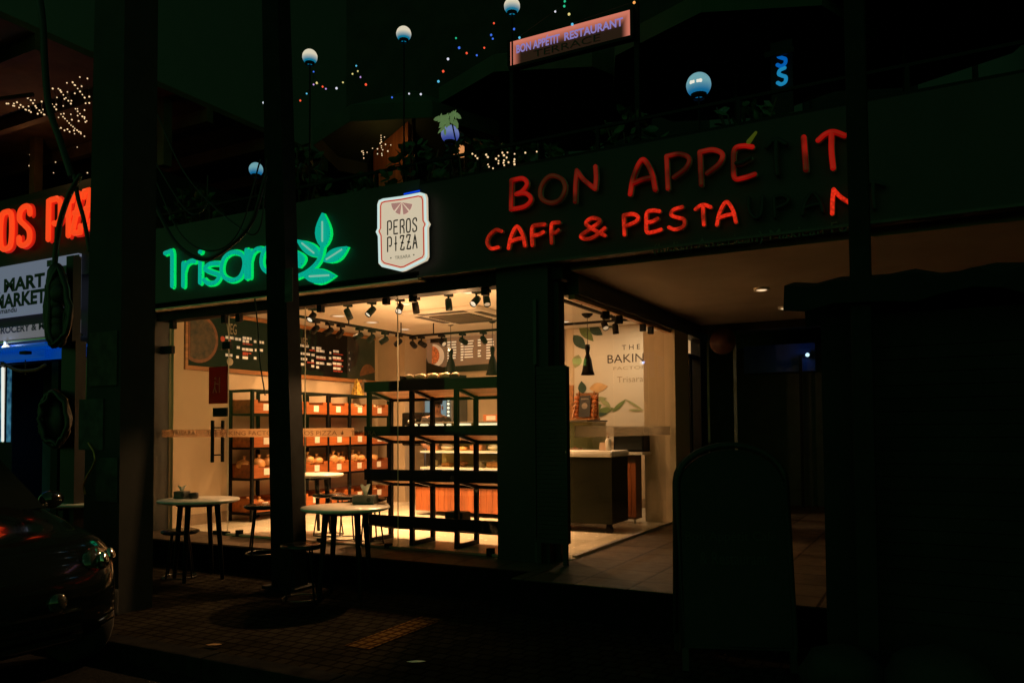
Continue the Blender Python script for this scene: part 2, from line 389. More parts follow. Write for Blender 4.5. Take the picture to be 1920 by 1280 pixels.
# ---- the bakery building: shell of the shop room, fascia beam, terrace slab
B=empty('bakery_building',(-5.4,8.5,0))
tag(B,'dark two storey corner building with a glazed bakery below and a terrace above','building')
def bpart(name,mb,m,par=B): return obj(name,mb,m,par,True)
g=MB(); g.box(LX-.22,GY+.101,0,LX,BY+.2,CZ); bpart('left_wall',g,CREAM)
g=MB(); g.box(LX,GY+.12,FZ,LX+.045,6.46,CZ); bpart('pilaster',g,CREAM); g=MB(); g.box(LX,10.25,FZ,-7.45,BY,CZ); bpart('pilaster',g,CREAM)
g=MB(); g.box(LX,BY,0,SX+.02,BY+.2,CZ); bpart('back_wall',g,CREAM)
g=MB(); g.box(LX-.22,GY+.05,CZ,SX+.02,BY+.2,CZ+.1); bpart('ceiling',g,CEIL)
g=MB(); g.box(LX-.6,GY-.1,0,LX-.005,GY+.1,3.75); bpart('corner_pier',g,FASC)
g=MB(); g.box(LX-.2,6.13,2.672,-2.801,6.3,CZ-.005); bpart('window_header',g,BLACK)
SKIRT=mat('skirting_tile',(.3,.22,.14),.4,0,.2,8)
g=MB(); g.box(LX,6.47,FZ,LX+.015,10.24,FZ+.13); g.box(-7.45,BY-.015,FZ,SX,BY,FZ+.13); bpart('skirting',g,SKIRT)
# pier between the two shop windows (dark cladding)
pl=atY(931,800,6.06).x+.02; 
pc=atY(932,800,6.08).x; g=MB(); g.box(pc,6.08,FZ-.25,-2.92,6.42,2.84); g.box(-2.92,6.2,FZ-.25,-2.875,6.3,2.84); bpart('corner_column',g,FASB)
g=MB(); g.box(pl+.35,6.05,FZ,pl+.38,6.079,2.5); bpart('column_trim',g,FASC)
# beam above the side glass and far wall pieces
g=MB(); g.box(-2.95,6.42,2.58,-2.78,10.9,CZ+.3); bpart('side_beam',g,FASC)
g=MB(); g.box(atY(1208,800,9.33).x,9.33,FZ,-2.95,9.45,2.58); g.box(-2.95,9.3,FZ,-2.78,9.9,2.58); bpart('return_wall',g,CREAM)
g=MB(); g.box(-2.93,10.55,FZ,-2.8,10.9,2.58); g.box(-2.9,9.9,2.3,-2.83,10.55,2.36); g.box(-2.9,10.16,FZ,-2.83,10.24,2.3); bpart('rear_window_frame',g,BLACK)
# passage soffit, side wall and back
SOF=mat('soffit_plaster',(.27,.235,.19),.85,0,.12,2)
g=MB(); g.box(-2.78,6.25,2.76,3.5,10.5,2.95); bpart('passage_soffit',g,SOF)
g=MB(); g.box(1.0,6.3,0,1.3,16,2.76); bpart('passage_wall',g,DARKC)
g=MB(); g.box(-2.78,10.5,2.66,1.0,10.75,2.95); bpart('rear_beam',g,DARKC)
g=MB(); g.box(-2.78,15.8,0,1.0,16,4); bpart('rear_wall',g,DARKC)
g=MB(); g.box(-8.6,6.3,2.95,3.5,16,3.25); g.box(-8.6,6.13,2.95,3.5,6.3,3.6); bpart('terrace_slab',g,DARKC)
g=MB(); g.box(-8.6,10.2,3.25,3.5,10.5,9.5); bpart('upper_wall',g,PLAST)
WIN=mat('dark_window',(.01,.014,.012),.15,0,.1,4)
for i,xx in enumerate((-7.6,-5.2,-2.6,-.2)):
    f=MB(); f.box(xx,10.15,3.9,xx+1.3,10.199,6.0); fr=bpart('window',f,DARKC)
    q=MB(); q.box(xx+.08,10.13,3.98,xx+.62,10.149,5.92); q.box(xx+.68,10.13,3.98,xx+1.22,10.149,5.92); obj('pane',q,WIN,fr,True)
# right-hand neighbour, dark closed building
N=empty('dark_building',(3.5,8,0)); tag(N,'unlit dark building with a closed roller shutter at the right edge','building')
g=MB(); g.box(1.3,6.2,0,7.5,12,9); obj('wall',g,DARKC,N,True)
g=MB()
for k in range(34): g.box(1.7,6.1,.1+k*.075,4.6,6.14+.03*(k%2),.1+k*.075+.06)
obj('roller_shutter',g,FASB,N,True)
g=MB(); g.box(1.4,5.6,2.75,7,6.19,2.95); obj('canopy',g,DARKC,N,True)

# ---- left neighbour shop
LB=empty('mart_building',(-10.5,8,0)); tag(LB,'neighbouring shop building under the orange pizza letters with blue lit front','building')
g=MB(); g.box(-20,6.4,2.62,-8.6,12,4.7); g.box(-40,11,4.7,-8.6,12,16); g.box(-8.6,10.6,9.5,4,12,18); obj('upper_wall',g,FASB,LB,True)  # tall rear walls added to keep the bright sky out of view
g=MB(); g.box(-20,8.6,0,-8.6,8.8,2.62); g.box(-8.85,6.3,0,-8.601,8.6,2.62); obj('shop_wall',g,mat('blue_shop_wall',(.06,.12,.3),.6,0,.2,4),LB,True)
g=MB(); g.box(-10.45,6.4,0,-10.3,6.5,2.45); g.box(-20,6.4,2.35,-8.85,6.5,2.62); g.box(-9.4,6.4,0,-9.25,6.5,2.35); obj('shopfront_frame',g,BLACK,LB,True)
g=MB(); g.box(-10.3,6.44,0,-9.4,6.46,2.35); g.box(-9.25,6.44,0,-8.85,6.46,2.35); obj('glass',g,mat('dark_shop_glass',(.008,.016,.016),.12,0,.2,3),LB,True)
BLUE=mat('blue_soffit_sheet',(.03,.13,.5),.35,0,.25,3)
g=MB(); g.box(-20,6.05,2.50,-9.6,6.395,2.53); g.box(-20,6.3,2.36,-9.6,6.33,2.5); obj('soffit_sheet',g,mat('blue_sheet_painted_light',(.02,.1,.4),.3,0,.5,2,em=(.0,.05,.33),es=.55),LB,True)  # lamp light on the blue sheets is put in as emission
g=MB(); g.box(-20,6.24,2.38,atY(84,655,6.24).x,6.299,2.59); obj('fascia_sheet',g,mat('blue_sheet_painted_light',(0,0,0)),LB,True)

# ================================================================== SIGNS ON THE FASCIA
T=empty('trisara_fascia'.replace('trisara','bakery')+'_sign',(-6.2,6.1,2.8)); tag(T,'dark green fascia sign with glowing teal lettering reading Trisara and a leaf sprig','sign')
g=MB(); g.box(LX-.27,6.02,2.86,-4.2,6.128,3.72); obj('panel',g,FASC,T,True)
g=MB(); g.box(LX-.27,5.985,2.775,-4.2,6.128,2.79); obj('trim_strip',g,mat('pale_trim',(.75,.66,.5),.5,0,.15,10),T,True)
TEAL=emis('teal_neon',(.0,.37,.255),.95); TEALS=emis('green_halo_tube',(.0,.50,.08),1.3)
TEALW=emis('pale_tube_core',(.22,.5,.38),.9,sample=False)
YL=5.965
def letters_px(parent, seq, Y, wpx, m, back=None, depth=.6, name='letter', boff=.03, bscale=1.42):
    for ch,font,x0,x1,yt,yb in seq:
        xm=(x0+x1)/2; ym=(yt+yb)/2; w=wpx*m_per_px(atY(xm,ym,Y))
        X0=atY(x0,ym,Y).x+w; X1=atY(x1,ym,Y).x-w; z0=atY(xm,yb,Y).z+w; z1=atY(xm,yt,Y).z-w
        mb=MB(); glyph(mb,font[ch],X0,X1,z0,z1,Y,w,depth); o=obj(name,mb,m,parent,True)
        if back:
            mb=MB(); glyph(mb,font[ch],X0,X1,z0,z1,Y+boff,w*bscale,depth*.5); obj('halo_tube',mb,back,o,True)
letters_px(T,[('T',TRI,306,331,467,541),('r',TRI,338,368,485,539),('i',TRI,367,383,468,534),('s',TRI,378,415,490,535),('a',TRI,411,466,468,529),('r',TRI,462,494,462,522),('a',TRI,486,533,456,514)],YL,4.2,TEAL,TEALS)
def leaf_poly(base, tip, w, n=7):
    b=Vector((base[0],base[1])); t=Vector((tip[0],tip[1])); d=t-b; q=Vector((-d.y,d.x)).normalized()*w
    up=[]; lo=[]
    for i in range(n+1):
        k=i/n; c=b+d*k; h=math.sin(math.pi*k**.85)
        up.append(c+q*h); lo.append(c-q*h)
    return [tuple(v) for v in up+lo[-2:0:-1]]
def px_poly(poly,Y): return [(atY(x,y,Y).x,atY(x,y,Y).z) for x,y in poly]
stem=[Vector(atY(x,y,YL)) for x,y in spl([(556,519),(578,508),(596,490),(603,470),(605,440)],5)]
mb=MB(); mb.tube(stem,.024,8,flat=(AX,.6)); st=obj('stem',mb,TEAL,T,True); mb=MB(); mb.tube([p+Vector((0,.035,0)) for p in stem],.032,8,flat=(AX,.4)); obj('halo_tube',mb,TEALS,st,True)
for base,tip,w,core in (((604,466),(605,399),12.5,((604,416),(604,452))),((600,481),(556,449),10.5,((566,456),(588,474))),((607,491),(651,462),10.5,((612,486),(640,468))),((560,502),(548,466),15,None),((570,519),(628,516),14,((580,518),(616,516)))):
    mb=MB(); mb.prism(px_poly(leaf_poly(base,tip,w),YL),YL-.012,YL+.02); lf=obj('leaf',mb,TEAL,T,True)
    mb=MB(); P=px_poly(leaf_poly(base,tip,w+1.6),YL); mb.prism(P,YL+.024,YL+.05); obj('halo_tube',mb,TEALS,lf,True)
    if core:
        mb=MB(); mb.tube([atY(core[0][0]+(core[1][0]-core[0][0])*k/4,core[0][1]+(core[1][1]-core[0][1])*k/4,YL-.02) for k in range(5)],.009,6); obj('tube_core',mb,TEALW,lf,True)

# shield shaped pizza sign
PZ=empty('pizza_shield_sign',(-4.6,5.95,3.0)); tag(PZ,'white illuminated shield sign with red border lettered PEROS PIZZA','sign')
PY=5.9
z=lambda x,y:(660+x/6.0958,330+y/6.0958)
outer=[(290,330),(300,285),(345,262),(520,245),(600,228),(790,190),(835,200),(850,245),(855,500),(880,545),(858,590),(865,925),(840,965),(600,1080),(555,1088),(340,1035),(302,995),(296,690),(270,635),(292,600)]
outer=[(290,320),(305,280),(345,264),(560,235),(790,190),(835,203),(848,245),(853,500),(880,545),(858,590),(864,920),(845,960),(600,1080),(555,1088),(340,1037),(304,1000),(296,690),(270,637),(290,600)]
O=[z(*p) for p in outer]
SHW=emis('shield_white_face',(.66,.60,.50),1.0); 
g=MB(); g.prism(px_poly(O,PY),PY,PY+.03); obj('face',g,emis('shield_cream_face',(.60,.50,.36),1.0),PZ,True)
cx=sum(p[0] for p in O)/len(O); cy=sum(p[1] for p in O)/len(O)
g=MB(); Q=[Vector((x,PY-.004,zz)) for x,zz in px_poly(O,PY)]
ed=[Vector(((q.x),PY-.002,q.z)) for q in Q]; cxw=sum(q.x for q in ed)/len(ed); czw=sum(q.z for q in ed)/len(ed)
ed2=[Vector((cxw+(q.x-cxw)*.955,PY,czw+(q.z-czw)*.972)) for q in ed]
g.tube(ed2,.013,6,closed=True,flat=(AX,.4)); obj('white_rim',g,emis('shield_white_rim',(.55,.72,.70),1.0),PZ,True)
g=MB(); ed3=[Vector((cxw+(q.x-cxw)*.86,PY-.002,czw+(q.z-czw)*.905)) for q in ed]
g.tube(ed3,.0065,6,closed=True,flat=(AX,.5)); obj('red_border',g,emis('shield_red',(.5,.025,.015),.9,sample=False),PZ,True)
INK=mat('dark_ink',(.004,.012,.02),.5,0,.1,5)
def word(parent, s, font, x0,x1, yt0, yt1, h, gap, w, Y, m, name='letter'):
    k=len(s); cw=(x1-x0-gap*(k-1))/k
    for i,ch in enumerate(s):
        a=x0+i*(cw+gap); yt=yt0+(yt1-yt0)*(i+.5)/k
        p0=z(a,yt+h/2); p1=z(a+cw,yt+h/2); pt=z(a+cw/2,yt); pb=z(a+cw/2,yt+h)
        mb=MB(); glyph(mb,font[ch],atY(*p0,Y).x,atY(*p1,Y).x,atY(*pb,Y).z,atY(*pt,Y).z,Y,w,.4); obj(name,mb,m,parent,True)
word(PZ,'PEROS',NAR,402,742,520,478,152,22,.0068,PY-.004,INK)
word(PZ,'PIZZA',NAR,402,745,705,660,160,22,.0068,PY-.004,INK)
g=MB(); text_px(g,'TRISARA',*z(490,0)[:1],*z(668,0)[:1],z(0,905)[1],z(0,943)[1],PY-.003); obj('small_word',g,mat('grey_ink',(.25,.28,.25),.6),PZ,True)
g=MB()
for q in ((445,937),(707,900)):
    p=atY(*z(*q),PY-.003); g.prism([(p.x-.008,p.z),(p.x,p.z-.008),(p.x+.008,p.z),(p.x,p.z+.008)],PY-.005,PY-.002)
obj('dots',g,mat('grey_ink',(.25,.28,.25),.6),PZ,True)
g=MB(); PINK=mat('pizza_print',(.35,.1,.1),.6,0,.6,60,em=(.5,.26,.22),es=.7)
c=z(572,300)
for a0,a1 in ((185,225),(232,262),(278,312),(318,352)):
    pts=[c]+[(c[0]+ (122/6.1)*math.cos(R(a0+(a1-a0)*i/5)),c[1]-(145/6.1)*math.sin(R(a0+(a1-a0)*i/5))) for i in range(6)]
    cc=(sum(p[0] for p in pts)/7,sum(p[1] for p in pts)/7); pts=[(p[0]*.93+cc[0]*.07,p[1]*.93+cc[1]*.07) for p in pts]
    g.prism(px_poly(pts,PY),PY-.006,PY-.003)
obj('pizza_emblem',g,PINK,PZ,True)
g=MB(); g.prism(px_poly([(cx+(x-cx)*.97,cy+(y-cy)*.97) for x,y in O],PY+.031),PY+.031,PY+.12); obj('case',g,mat('shield_case',(.02,.03,.05),.4),PZ,True)
g=MB(); p=atY(775,360,PY+.05); g.tube([atY(758,364,5.99),atY(786,358,5.99)],.008,6); obj('blue_tube',g,emis('blue_tube_light',(.0,.05,.75),.9),PZ,True)

# red channel-letter sign
BN=empty('restaurant_letter_sign',(-2,6.1,2.8)); tag(BN,'long black fascia sign with partly dead red letters BON APPETIT CAFE and RESTAURANT','sign')
g=MB(); g.box(-4.197,6.0,2.80,.9,6.128,3.66); obj('panel',g,FASB,BN,True)
g=MB(); g.box(-4.197,5.97,2.79,.9,5.999,2.81); obj('trim_strip',g,mat('worn_trim',(.03,.027,.023),.5,0,.6,6),BN,True)
BNY=5.93
RB=[emis('red_led_%s'%n,c,s,dots=d,patch=pt,rough=.2) for n,c,s,d,pt in (('ember',(.045,.004,.001),.8,0,(5,.5)),('dim',(.16,.004,.002),.9,0,(5,.2)),('mid',(.30,.003,.002),.85,0,(4.5,.12)),('bright',(.80,.02,.006),.9,60,(7,.30)))]
DEAD=mat('dead_letter',(.0085,.009,.0085),.6,0,.2,6)
RET=mat('letter_return',(.22,.2,.18),.3,0,.1,5)
def bon(ch,x0,x1,yt,yb,lv,wpx,dead=(),font=BON):
    xm=(x0+x1)/2; ym=(yt+yb)/2; w=wpx*.84*m_per_px(atY(xm,ym,BNY))
    X0=atY(x0,ym,BNY).x+w; X1=atY(x1,ym,BNY).x-w; z0=atY(xm,yb,BNY).z+w; z1=atY(xm,yt,BNY).z-w
    live=[i for i in range(len(font[ch])) if i not in dead]
    m=DEAD if lv is None else RB[lv]
    mb=MB(); glyph(mb,font[ch],X0,X1,z0,z1,BNY,w,.55,live); o=obj('letter',mb,m,BN,True)
    if dead:
        mb=MB(); glyph(mb,font[ch],X0,X1,z0,z1,BNY+.001,w,.55,dead); obj('unlit_segment',mb,DEAD,o,True)
    mb=MB(); glyph(mb,font[ch],X0+w*.2,X1+w*.2,z0-w*.1,z1-w*.1,BNY+.03,w*1.05,.4); obj('letter_return',mb,DEAD if lv is None else RET,o,True)
    return o
for a in (('B',952,999,331,394,2,5),('O',1008,1063,325,384,0,5),('N',1072,1126,311,379,1,5),('A',1175,1234,296,365,2,5.6),('P',1243,1297,285,355,1,5),('P',1305,1360,277,348,1,5.4),('E',1369,1420,269,339,2,5.4,(1,)),('T',1432,1478,258,332,None,5.4),('I',1496,1522,252,324,2,6),('T',1528,1590,243,321,2,6)): bon(*a)
g=MB(); g.tube([atY(1404,266,BNY),atY(1417,249,BNY)],.02,6,r2=.012,flat=(AX,.5)); obj('accent',g,emis('accent_olive',(.045,.055,.003),.8,sample=False),BN,True)
for a in (('C',908,945,428,470,3,4),('A',949,988,422,467,3,4.2),('F',992,1025,418,462,3,4.4),('F',1029,1052,414,458,3,4),('&',1083,1138,405,450,3,4.2),('R',1164,1202,398,442,3,4.2),('E',1207,1243,391,439,3,4.2),('S',1249,1289,386,433,3,4),('T',1300,1336,381,425,3,4),('A',1339,1384,376,423,3,4),('U',1399,1436,366,411,None,4),('R',1446,1484,364,409,None,4),('A',1499,1547,359,403,None,4),('N',1554,1606,348,402,3,4.6),('T',1612,1662,338,394,None,4.6)): bon(*a)
g=MB(); text_px(g,'(Indian American) Maxican Food',1225,1625,433,459,5.985); obj('food_line',g,mat('faded_paint',(.06,.062,.055),.5),BN,True)

# terrace signboard BON APPETIT RESTAURANT
RS=empty('terrace_sign_board',(-2.85,6.3,3.6)); tag(RS,'pink glowing signboard reading BON APPETIT RESTAURANT on two terrace posts','sign')
RY=6.3; a=atY(957,96,RY); b=atY(1181,46,RY); zt=atY(1069,49,RY).z; zb=atY(1069,95,RY).z
def glowface(name):
    m=bpy.data.materials.new(name); m.use_nodes=True; n=m.node_tree; bs=n.nodes['Principled BSDF']; L=n.links.new
    bs.inputs['Base Color'].default_value=(.06,.018,.014,1); bs.inputs['Roughness'].default_value=.4
    tc=n.nodes.new('ShaderNodeTexCoord'); sp=n.nodes.new('ShaderNodeSeparateXYZ'); L(tc.outputs['Generated'],sp.inputs[0])
    def edge(sock,wid):
        q=n.nodes.new('ShaderNodeMapRange'); q.interpolation_type='SMOOTHSTEP'; q.inputs[1].default_value=0; q.inputs[2].default_value=wid; q.inputs[3].default_value=1; q.inputs[4].default_value=0; L(sock,q.inputs[0]); return q.outputs[0]
    def inv(s):
        q=n.nodes.new('ShaderNodeMath'); q.operation='SUBTRACT'; q.inputs[0].default_value=1; L(s,q.inputs[1]); return q.outputs[0]
    def mx_(a_,b_):
        q=n.nodes.new('ShaderNodeMath'); q.operation='MAXIMUM'; L(a_,q.inputs[0]); L(b_,q.inputs[1]); return q.outputs[0]
    e=mx_(mx_(edge(sp.outputs[0],.10),edge(inv(sp.outputs[0]),.07)),edge(inv(sp.outputs[2]),.62))
    q=n.nodes.new('ShaderNodeMath'); q.operation='MULTIPLY_ADD'; q.inputs[1].default_value=1.15; q.inputs[2].default_value=.03; L(e,q.inputs[0])
    bs.inputs['Emission Color'].default_value=(.52,.15,.10,1); L(q.outputs[0],bs.inputs['Emission Strength'])
    return m
g=MB(); g.box(a.x,RY,zb,b.x,RY+.06,zt); obj('lightbox',g,glowface('salmon_backlit_acrylic'),RS,True)
g=MB(); g.box(a.x-.02,RY-.005,zb-.03,b.x+.02,RY+.065,zb-.002); g.box(b.x+.002,RY-.005,zb,b.x+.03,RY+.065,zt+.02); g.box(a.x-.03,RY-.005,zb,a.x-.002,RY+.065,zt+.02)
obj('frame',g,BLACK,RS,True)
g=MB(); g.box(a.x-.05,RY+.07,3.6,a.x-.01,RY+.11,zt); obj('post',g,BLACK,RS,True)
g=MB(); g.box(b.x+.01,RY+.07,3.6,b.x+.05,RY+.11,zt+.1); obj('post',g,BLACK,RS,True)
g=MB(); hh=zt-zb
text_to(g,'BON APPÉTIT',a.x+.065,a.x+.5,zb+hh*.43,zb+hh*.87,RY-.006,.03); text_to(g,'RESTAURANT',a.x+.545,b.x-.06,zb+hh*.43,zb+hh*.77,RY-.006,.03)
obj('lettering',g,emis('lavender_letters',(.30,.24,.62),.75),RS,True)
g=MB(); text_to(g,'TERRACE',a.x+.24,b.x-.27,zb+hh*.08,zb+hh*.36,RY-.005); obj('lower_lettering',g,mat('dark_red_letter',(.05,.015,.012),.5),RS,True)

# blue letters on the upper terrace
SS=empty('blue_letter_sign',(-1.1,7,3.6)); tag(SS,'small blue lit vertical sign with two letters S behind the terrace rail','sign')
BLU=emis('blue_letter_light',(.0,.10,.42),.9); BLU2=emis('cyan_letter_light',(.01,.22,.45),.9)
for (yt,yb,m) in ((96,124,BLU),(129,158,BLU2)):
    mb=MB(); X0=atY(1455,140,7).x; X1=atY(1477,140,7).x; glyph(mb,{'S':BON['S']}['S'],X0+.01,X1-.01,atY(1466,yb,7).z,atY(1466,yt,7).z,7,.016,.6); obj('letter',mb,m,SS,True)
g=MB(); p=atY(1466,125,7.05); g.box(p.x-.09,7.04,3.6,p.x+.09,7.07,p.z+.22); obj('backboard',g,BLACK,SS,True)
g=MB(); p=atY(1466,104,6.95); g.box(p.x-.14,6.93,p.z,p.x+.1,6.96,p.z+.05); obj('crossbar',g,BLACK,SS,True)

# pizza sign on the left shop
OS=empty('pizza_letter_sign',(-10.2,6.3,3.4)); tag(OS,'glowing orange red channel letters spelling the end of PEROS PIZZA on a black fascia','sign')
g=MB(); g.box(-13,6.3,3.42,-8.62,6.398,4.55); obj('panel',g,FASB,OS,True)
ORG=emis('orange_red_face',(.93,.06,.010),.95,dots=0); ORB=emis('red_side_glow',(.55,.012,.004),.8)
letters_px(OS,[('O',NAR,-4,27,392,472),('S',NAR,31,61,382,465),('P',NAR,85,118,368,452),('I',NAR,121,136,363,447),('Z',NAR,130,156,358,443),('Z',NAR,152,176,352,432),('A',NAR,178,212,344,424)],6.2,5.6,ORG,ORB,.7,boff=.05,bscale=1.2)

MP=empty('mart_panel_sign',(-10.5,6.3,2.6)); tag(MP,'white mart sign panel with black slab letters R MART and MARKET','sign')
a0=atY(0,545,6.3).x-1.5
WP=emis('cool_panel',(.13,.15,.21),.8)
g=MB(); zt=atY(75,490,6.3).z; zb=atY(75,588,6.3).z; g.box(a0,6.25,zb,atY(153,520,6.3).x,6.298,zt); obj('face',g,WP,MP,True)
INKB=mat('black_print',(.004,.005,.012),.5,0,.1,5)
g=MB(); text_px(g,'ER MART',-30,84,520,546,6.245,.045); text_px(g,'MARKET',-10,86,547,574,6.245,.045); text_px(g,'Kathmandu',-20,31,578,588,6.245,.02); obj('lettering',g,INKB,MP,True)
g=MB()
for (x0,x1,yt,yb) in ((88,97,487,500),(113,126,497,514),(130,148,477,507),(134,150,520,535),(130,138,547,565)):
    q=atY(x0,yb,6.24); r_=atY(x1,yt,6.24); g.box(q.x,6.238,min(q.z,r_.z),r_.x,6.248,max(q.z,r_.z))
obj('product_pictures',g,mat('grey_print',(.05,.09,.11),.5,0,.4,20),MP,True)
MS=empty('grocery_strip_sign',(-10.5,6.3,2.5)); tag(MS,'narrow white strip sign reading GROCERY under the mart panel','sign')
g=MB(); g.box(a0,6.22,atY(70,631,6.22).z,atY(146,620,6.22).x,6.26,atY(70,607,6.22).z); obj('face',g,emis('strip_panel',(.16,.15,.17),.7),MS,True)
g=MB(); text_px(g,'BAKERY, GROCERY & MART',-62,112,610,626,6.215,.03); obj('lettering',g,mat('navy_print',(.01,.012,.05),.5,0,.1,5),MS,True)
g=MB(); g.box(a0,6.2,atY(70,638,6.22).z,atY(150,632,6.22).x,6.26,atY(70,634,6.22).z); obj('rail',g,ALU,MS,True)

# ================================================================== SHOP WINDOW GLASS
FW=empty('shop_window',(-5.6,6.2,FZ)); tag(FW,'large frameless front window of the bakery with a lettered frosted band','window')
seams=[LX+.0, atY(428,800,GY).x, atY(572,800,GY).x, atY(746,800,GY).x, pl-.002]
for i in range(4):
    if i==0: # transom over the door
        g=MB(); g.box(seams[0]+.004,GY-.005,2.30,seams[1]-.003,GY+.005,2.672); obj('pane',g,GLASS,FW,True); continue
    g=MB(); g.box(seams[i]+.003,GY-.005,FZ+.02,seams[i+1]-.003,GY+.005,2.672); obj('pane',g,GLASS,FW,True)
EDGE=mat('polished_glass_edge',(.55,.5,.38),.25,0,.1,6)
for i in (1,2,3):
    g=MB(); g.box(seams[i]-.0028,GY-.0045,FZ+.02,seams[i]+.0028,GY+.0045,2.672); obj('seam',g,EDGE,FW,True)
def clampfit(px,py,top):
    p=atY(px,py,GY-.02); g=MB(); g.box(p.x-.03,GY-.03,p.z-.05,p.x+.03,GY+.03,p.z+.05,bev=.004); obj('clamp',g,BLACK,FW,True)
for q in ((322,608),(419,597),(446,595),(599,576),(722,561),(772,556),(908,543),(446,1002),(599,1018),(726,1028),(918,1038)): clampfit(*q,0)
g=MB(); g.box(seams[1]+.003,GY-.03,FZ+.001,pl,GY+.03,FZ+.019); g.box(seams[0],GY-.02,2.673,pl,GY+.03,2.69); obj('floor_channel',g,ALU,FW,True)
FROST=frostmat('frosted_band',(.55,.38,.22),.72)
bz1=atY(428,804,GY).z; bz0=atY(428,819,GY).z
g=MB(); g.box(seams[1]+.01,GY-.009,bz0,-5.12,GY-.0055,bz1); obj('frosted_band',g,FROST,FW,True)
BT=mat('band_print',(.12,.06,.03),.6,0,.1,8)
g=MB()
for s,x0,x1 in (('KING FACTORY',430,528),('PEROS PIZZA',548,632),('TRISARA',658,705)): text_px(g,s,x0,x1,807.5,815.5,GY-.012)
for xx in (540,642):
    c=atY(xx,811,GY-.012)
    for aa in (0,50,-50): g.prism([(c.x+.03*math.sin(R(aa)),c.z-.02+.045*math.cos(R(aa))),(c.x+.012*math.cos(R(aa)),c.z-.015),(c.x-.012*math.cos(R(aa)),c.z-.022)],GY-.013,GY-.0115)
obj('band_lettering',g,BT,FW,True)

DR=empty('glass_door',(-7.5,6.2,FZ)); tag(DR,'frameless glass door of the bakery with tall black pull handle','door')
g=MB(); g.box(seams[0]+.006,GY-.005,FZ+.03,seams[1]-.004,GY+.005,2.293); obj('pane',g,GLASS,DR,True)
g=MB(); g.box(seams[0]+.012,GY-.009,bz0,seams[1]-.01,GY-.0055,bz1); obj('frosted_band',g,frostmat('frosted_band_painted_shade',(.5,.32,.18),.5),DR,True)  # darker copy of the band, shade on the door put into its colour
g=MB(); text_px(g,'TRISARA',322,366,807.5,815.5,GY-.012); text_px(g,'THE BA',387,426,807.5,815.5,GY-.012); obj('band_lettering',g,BT,DR,True)
for (x0,y0,x1,y1) in ((303,648,325,664),(420,640,434,655),(402,764,428,781),(400,996,429,1006)):
    p=atY(x0,y1,GY); q=atY(x1,y0,GY); g=MB(); g.box(p.x,GY-.025,p.z,q.x,GY+.025,q.z,bev=.004); obj('patch_fitting',g,BLACK,DR,True)
for yy in (GY-.07,GY+.07):
    g=MB(); p=atY(407,866,GY); q=atY(407,788,GY); xx=atY(408,826,GY).x
    g.box(xx-.018,yy-.012,p.z,xx+.018,yy+.012,q.z,bev=.004)
    for zz in (p.z+.08,q.z-.08): g.bar((xx,yy,zz),(xx,GY+(.005 if yy>GY else -.005),zz),.016)
    obj('handle',g,BLACK,DR,True)
g=MB(); p=atY(391,757,GY-.02); q=atY(426,686,GY-.02); g.box(p.x,GY-.02,p.z,q.x,GY-.007,q.z,bev=.006); ps=obj('push_sign',g,frostmat('dark_red_film',(.16,.035,.02),.97),DR,True)
g=MB(); cxx=(p.x+q.x)/2; hz=(p.z+q.z)/2
g.tube([(cxx-.04,GY-.023,hz+.04),(cxx-.045,GY-.023,hz-.02),(cxx-.07,GY-.023,hz-.08)],.006,6); g.tube([(cxx-.045,GY-.023,hz-.02),(cxx-.02,GY-.023,hz-.08)],.006,6); g.tube([(cxx-.04,GY-.023,hz+.02),(cxx+.01,GY-.023,hz+.01)],.006,6)
g.ball((cxx-.035,GY-.023,hz+.075),.014,8,6); g.tube([(cxx+.03,GY-.023,hz+.08),(cxx+.03,GY-.023,hz-.08)],.006,6); obj('person_symbol',g,mat('sign_grey',(.3,.2,.15),.5),ps,True)

SG=empty('side_window',(SX,7.8,FZ)); tag(SG,'side window of the bakery facing the passage in front of the mural wall','window')
for y0,y1 in ((6.43,7.42),(7.43,8.5),(8.51,9.3),):
    g=MB(); g.box(SX-.005,y0,FZ+.02,SX+.005,y1-.004,2.58); obj('pane',g,GLASS,SG,True)
g=MB(); g.box(SX-.005,9.92,FZ+.02,SX+.005,10.54,2.29); obj('pane',g,GLASS,SG,True)
g=MB(); g.box(SX-.03,6.42,2.54,SX+.03,9.3,2.579); obj('head_channel',g,mat('reddish_channel',(.45,.22,.1),.4,0,.1,8),SG,True)
for yy in (7.25,7.62,8.35,8.62): 
    g=MB(); g.box(SX-.03,yy-.03,2.46,SX+.03,yy+.03,2.539,bev=.004); obj('clamp',g,BLACK,SG,True)
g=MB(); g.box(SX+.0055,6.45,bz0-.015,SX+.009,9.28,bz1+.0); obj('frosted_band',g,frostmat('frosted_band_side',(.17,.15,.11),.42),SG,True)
g=MB(); g.box(SX-.02,6.43,FZ+.001,SX+.02,9.3,FZ+.018); obj('floor_channel',g,ALU,SG,True)

# ================================================================== INTERIOR
WARM=(1,.535,.225); WARM2=(1,.60,.28); WARM3=(1,.74,.44)
BULB=emis('warm_lamp_face',(.80,.70,.52),1.0,sample=False)
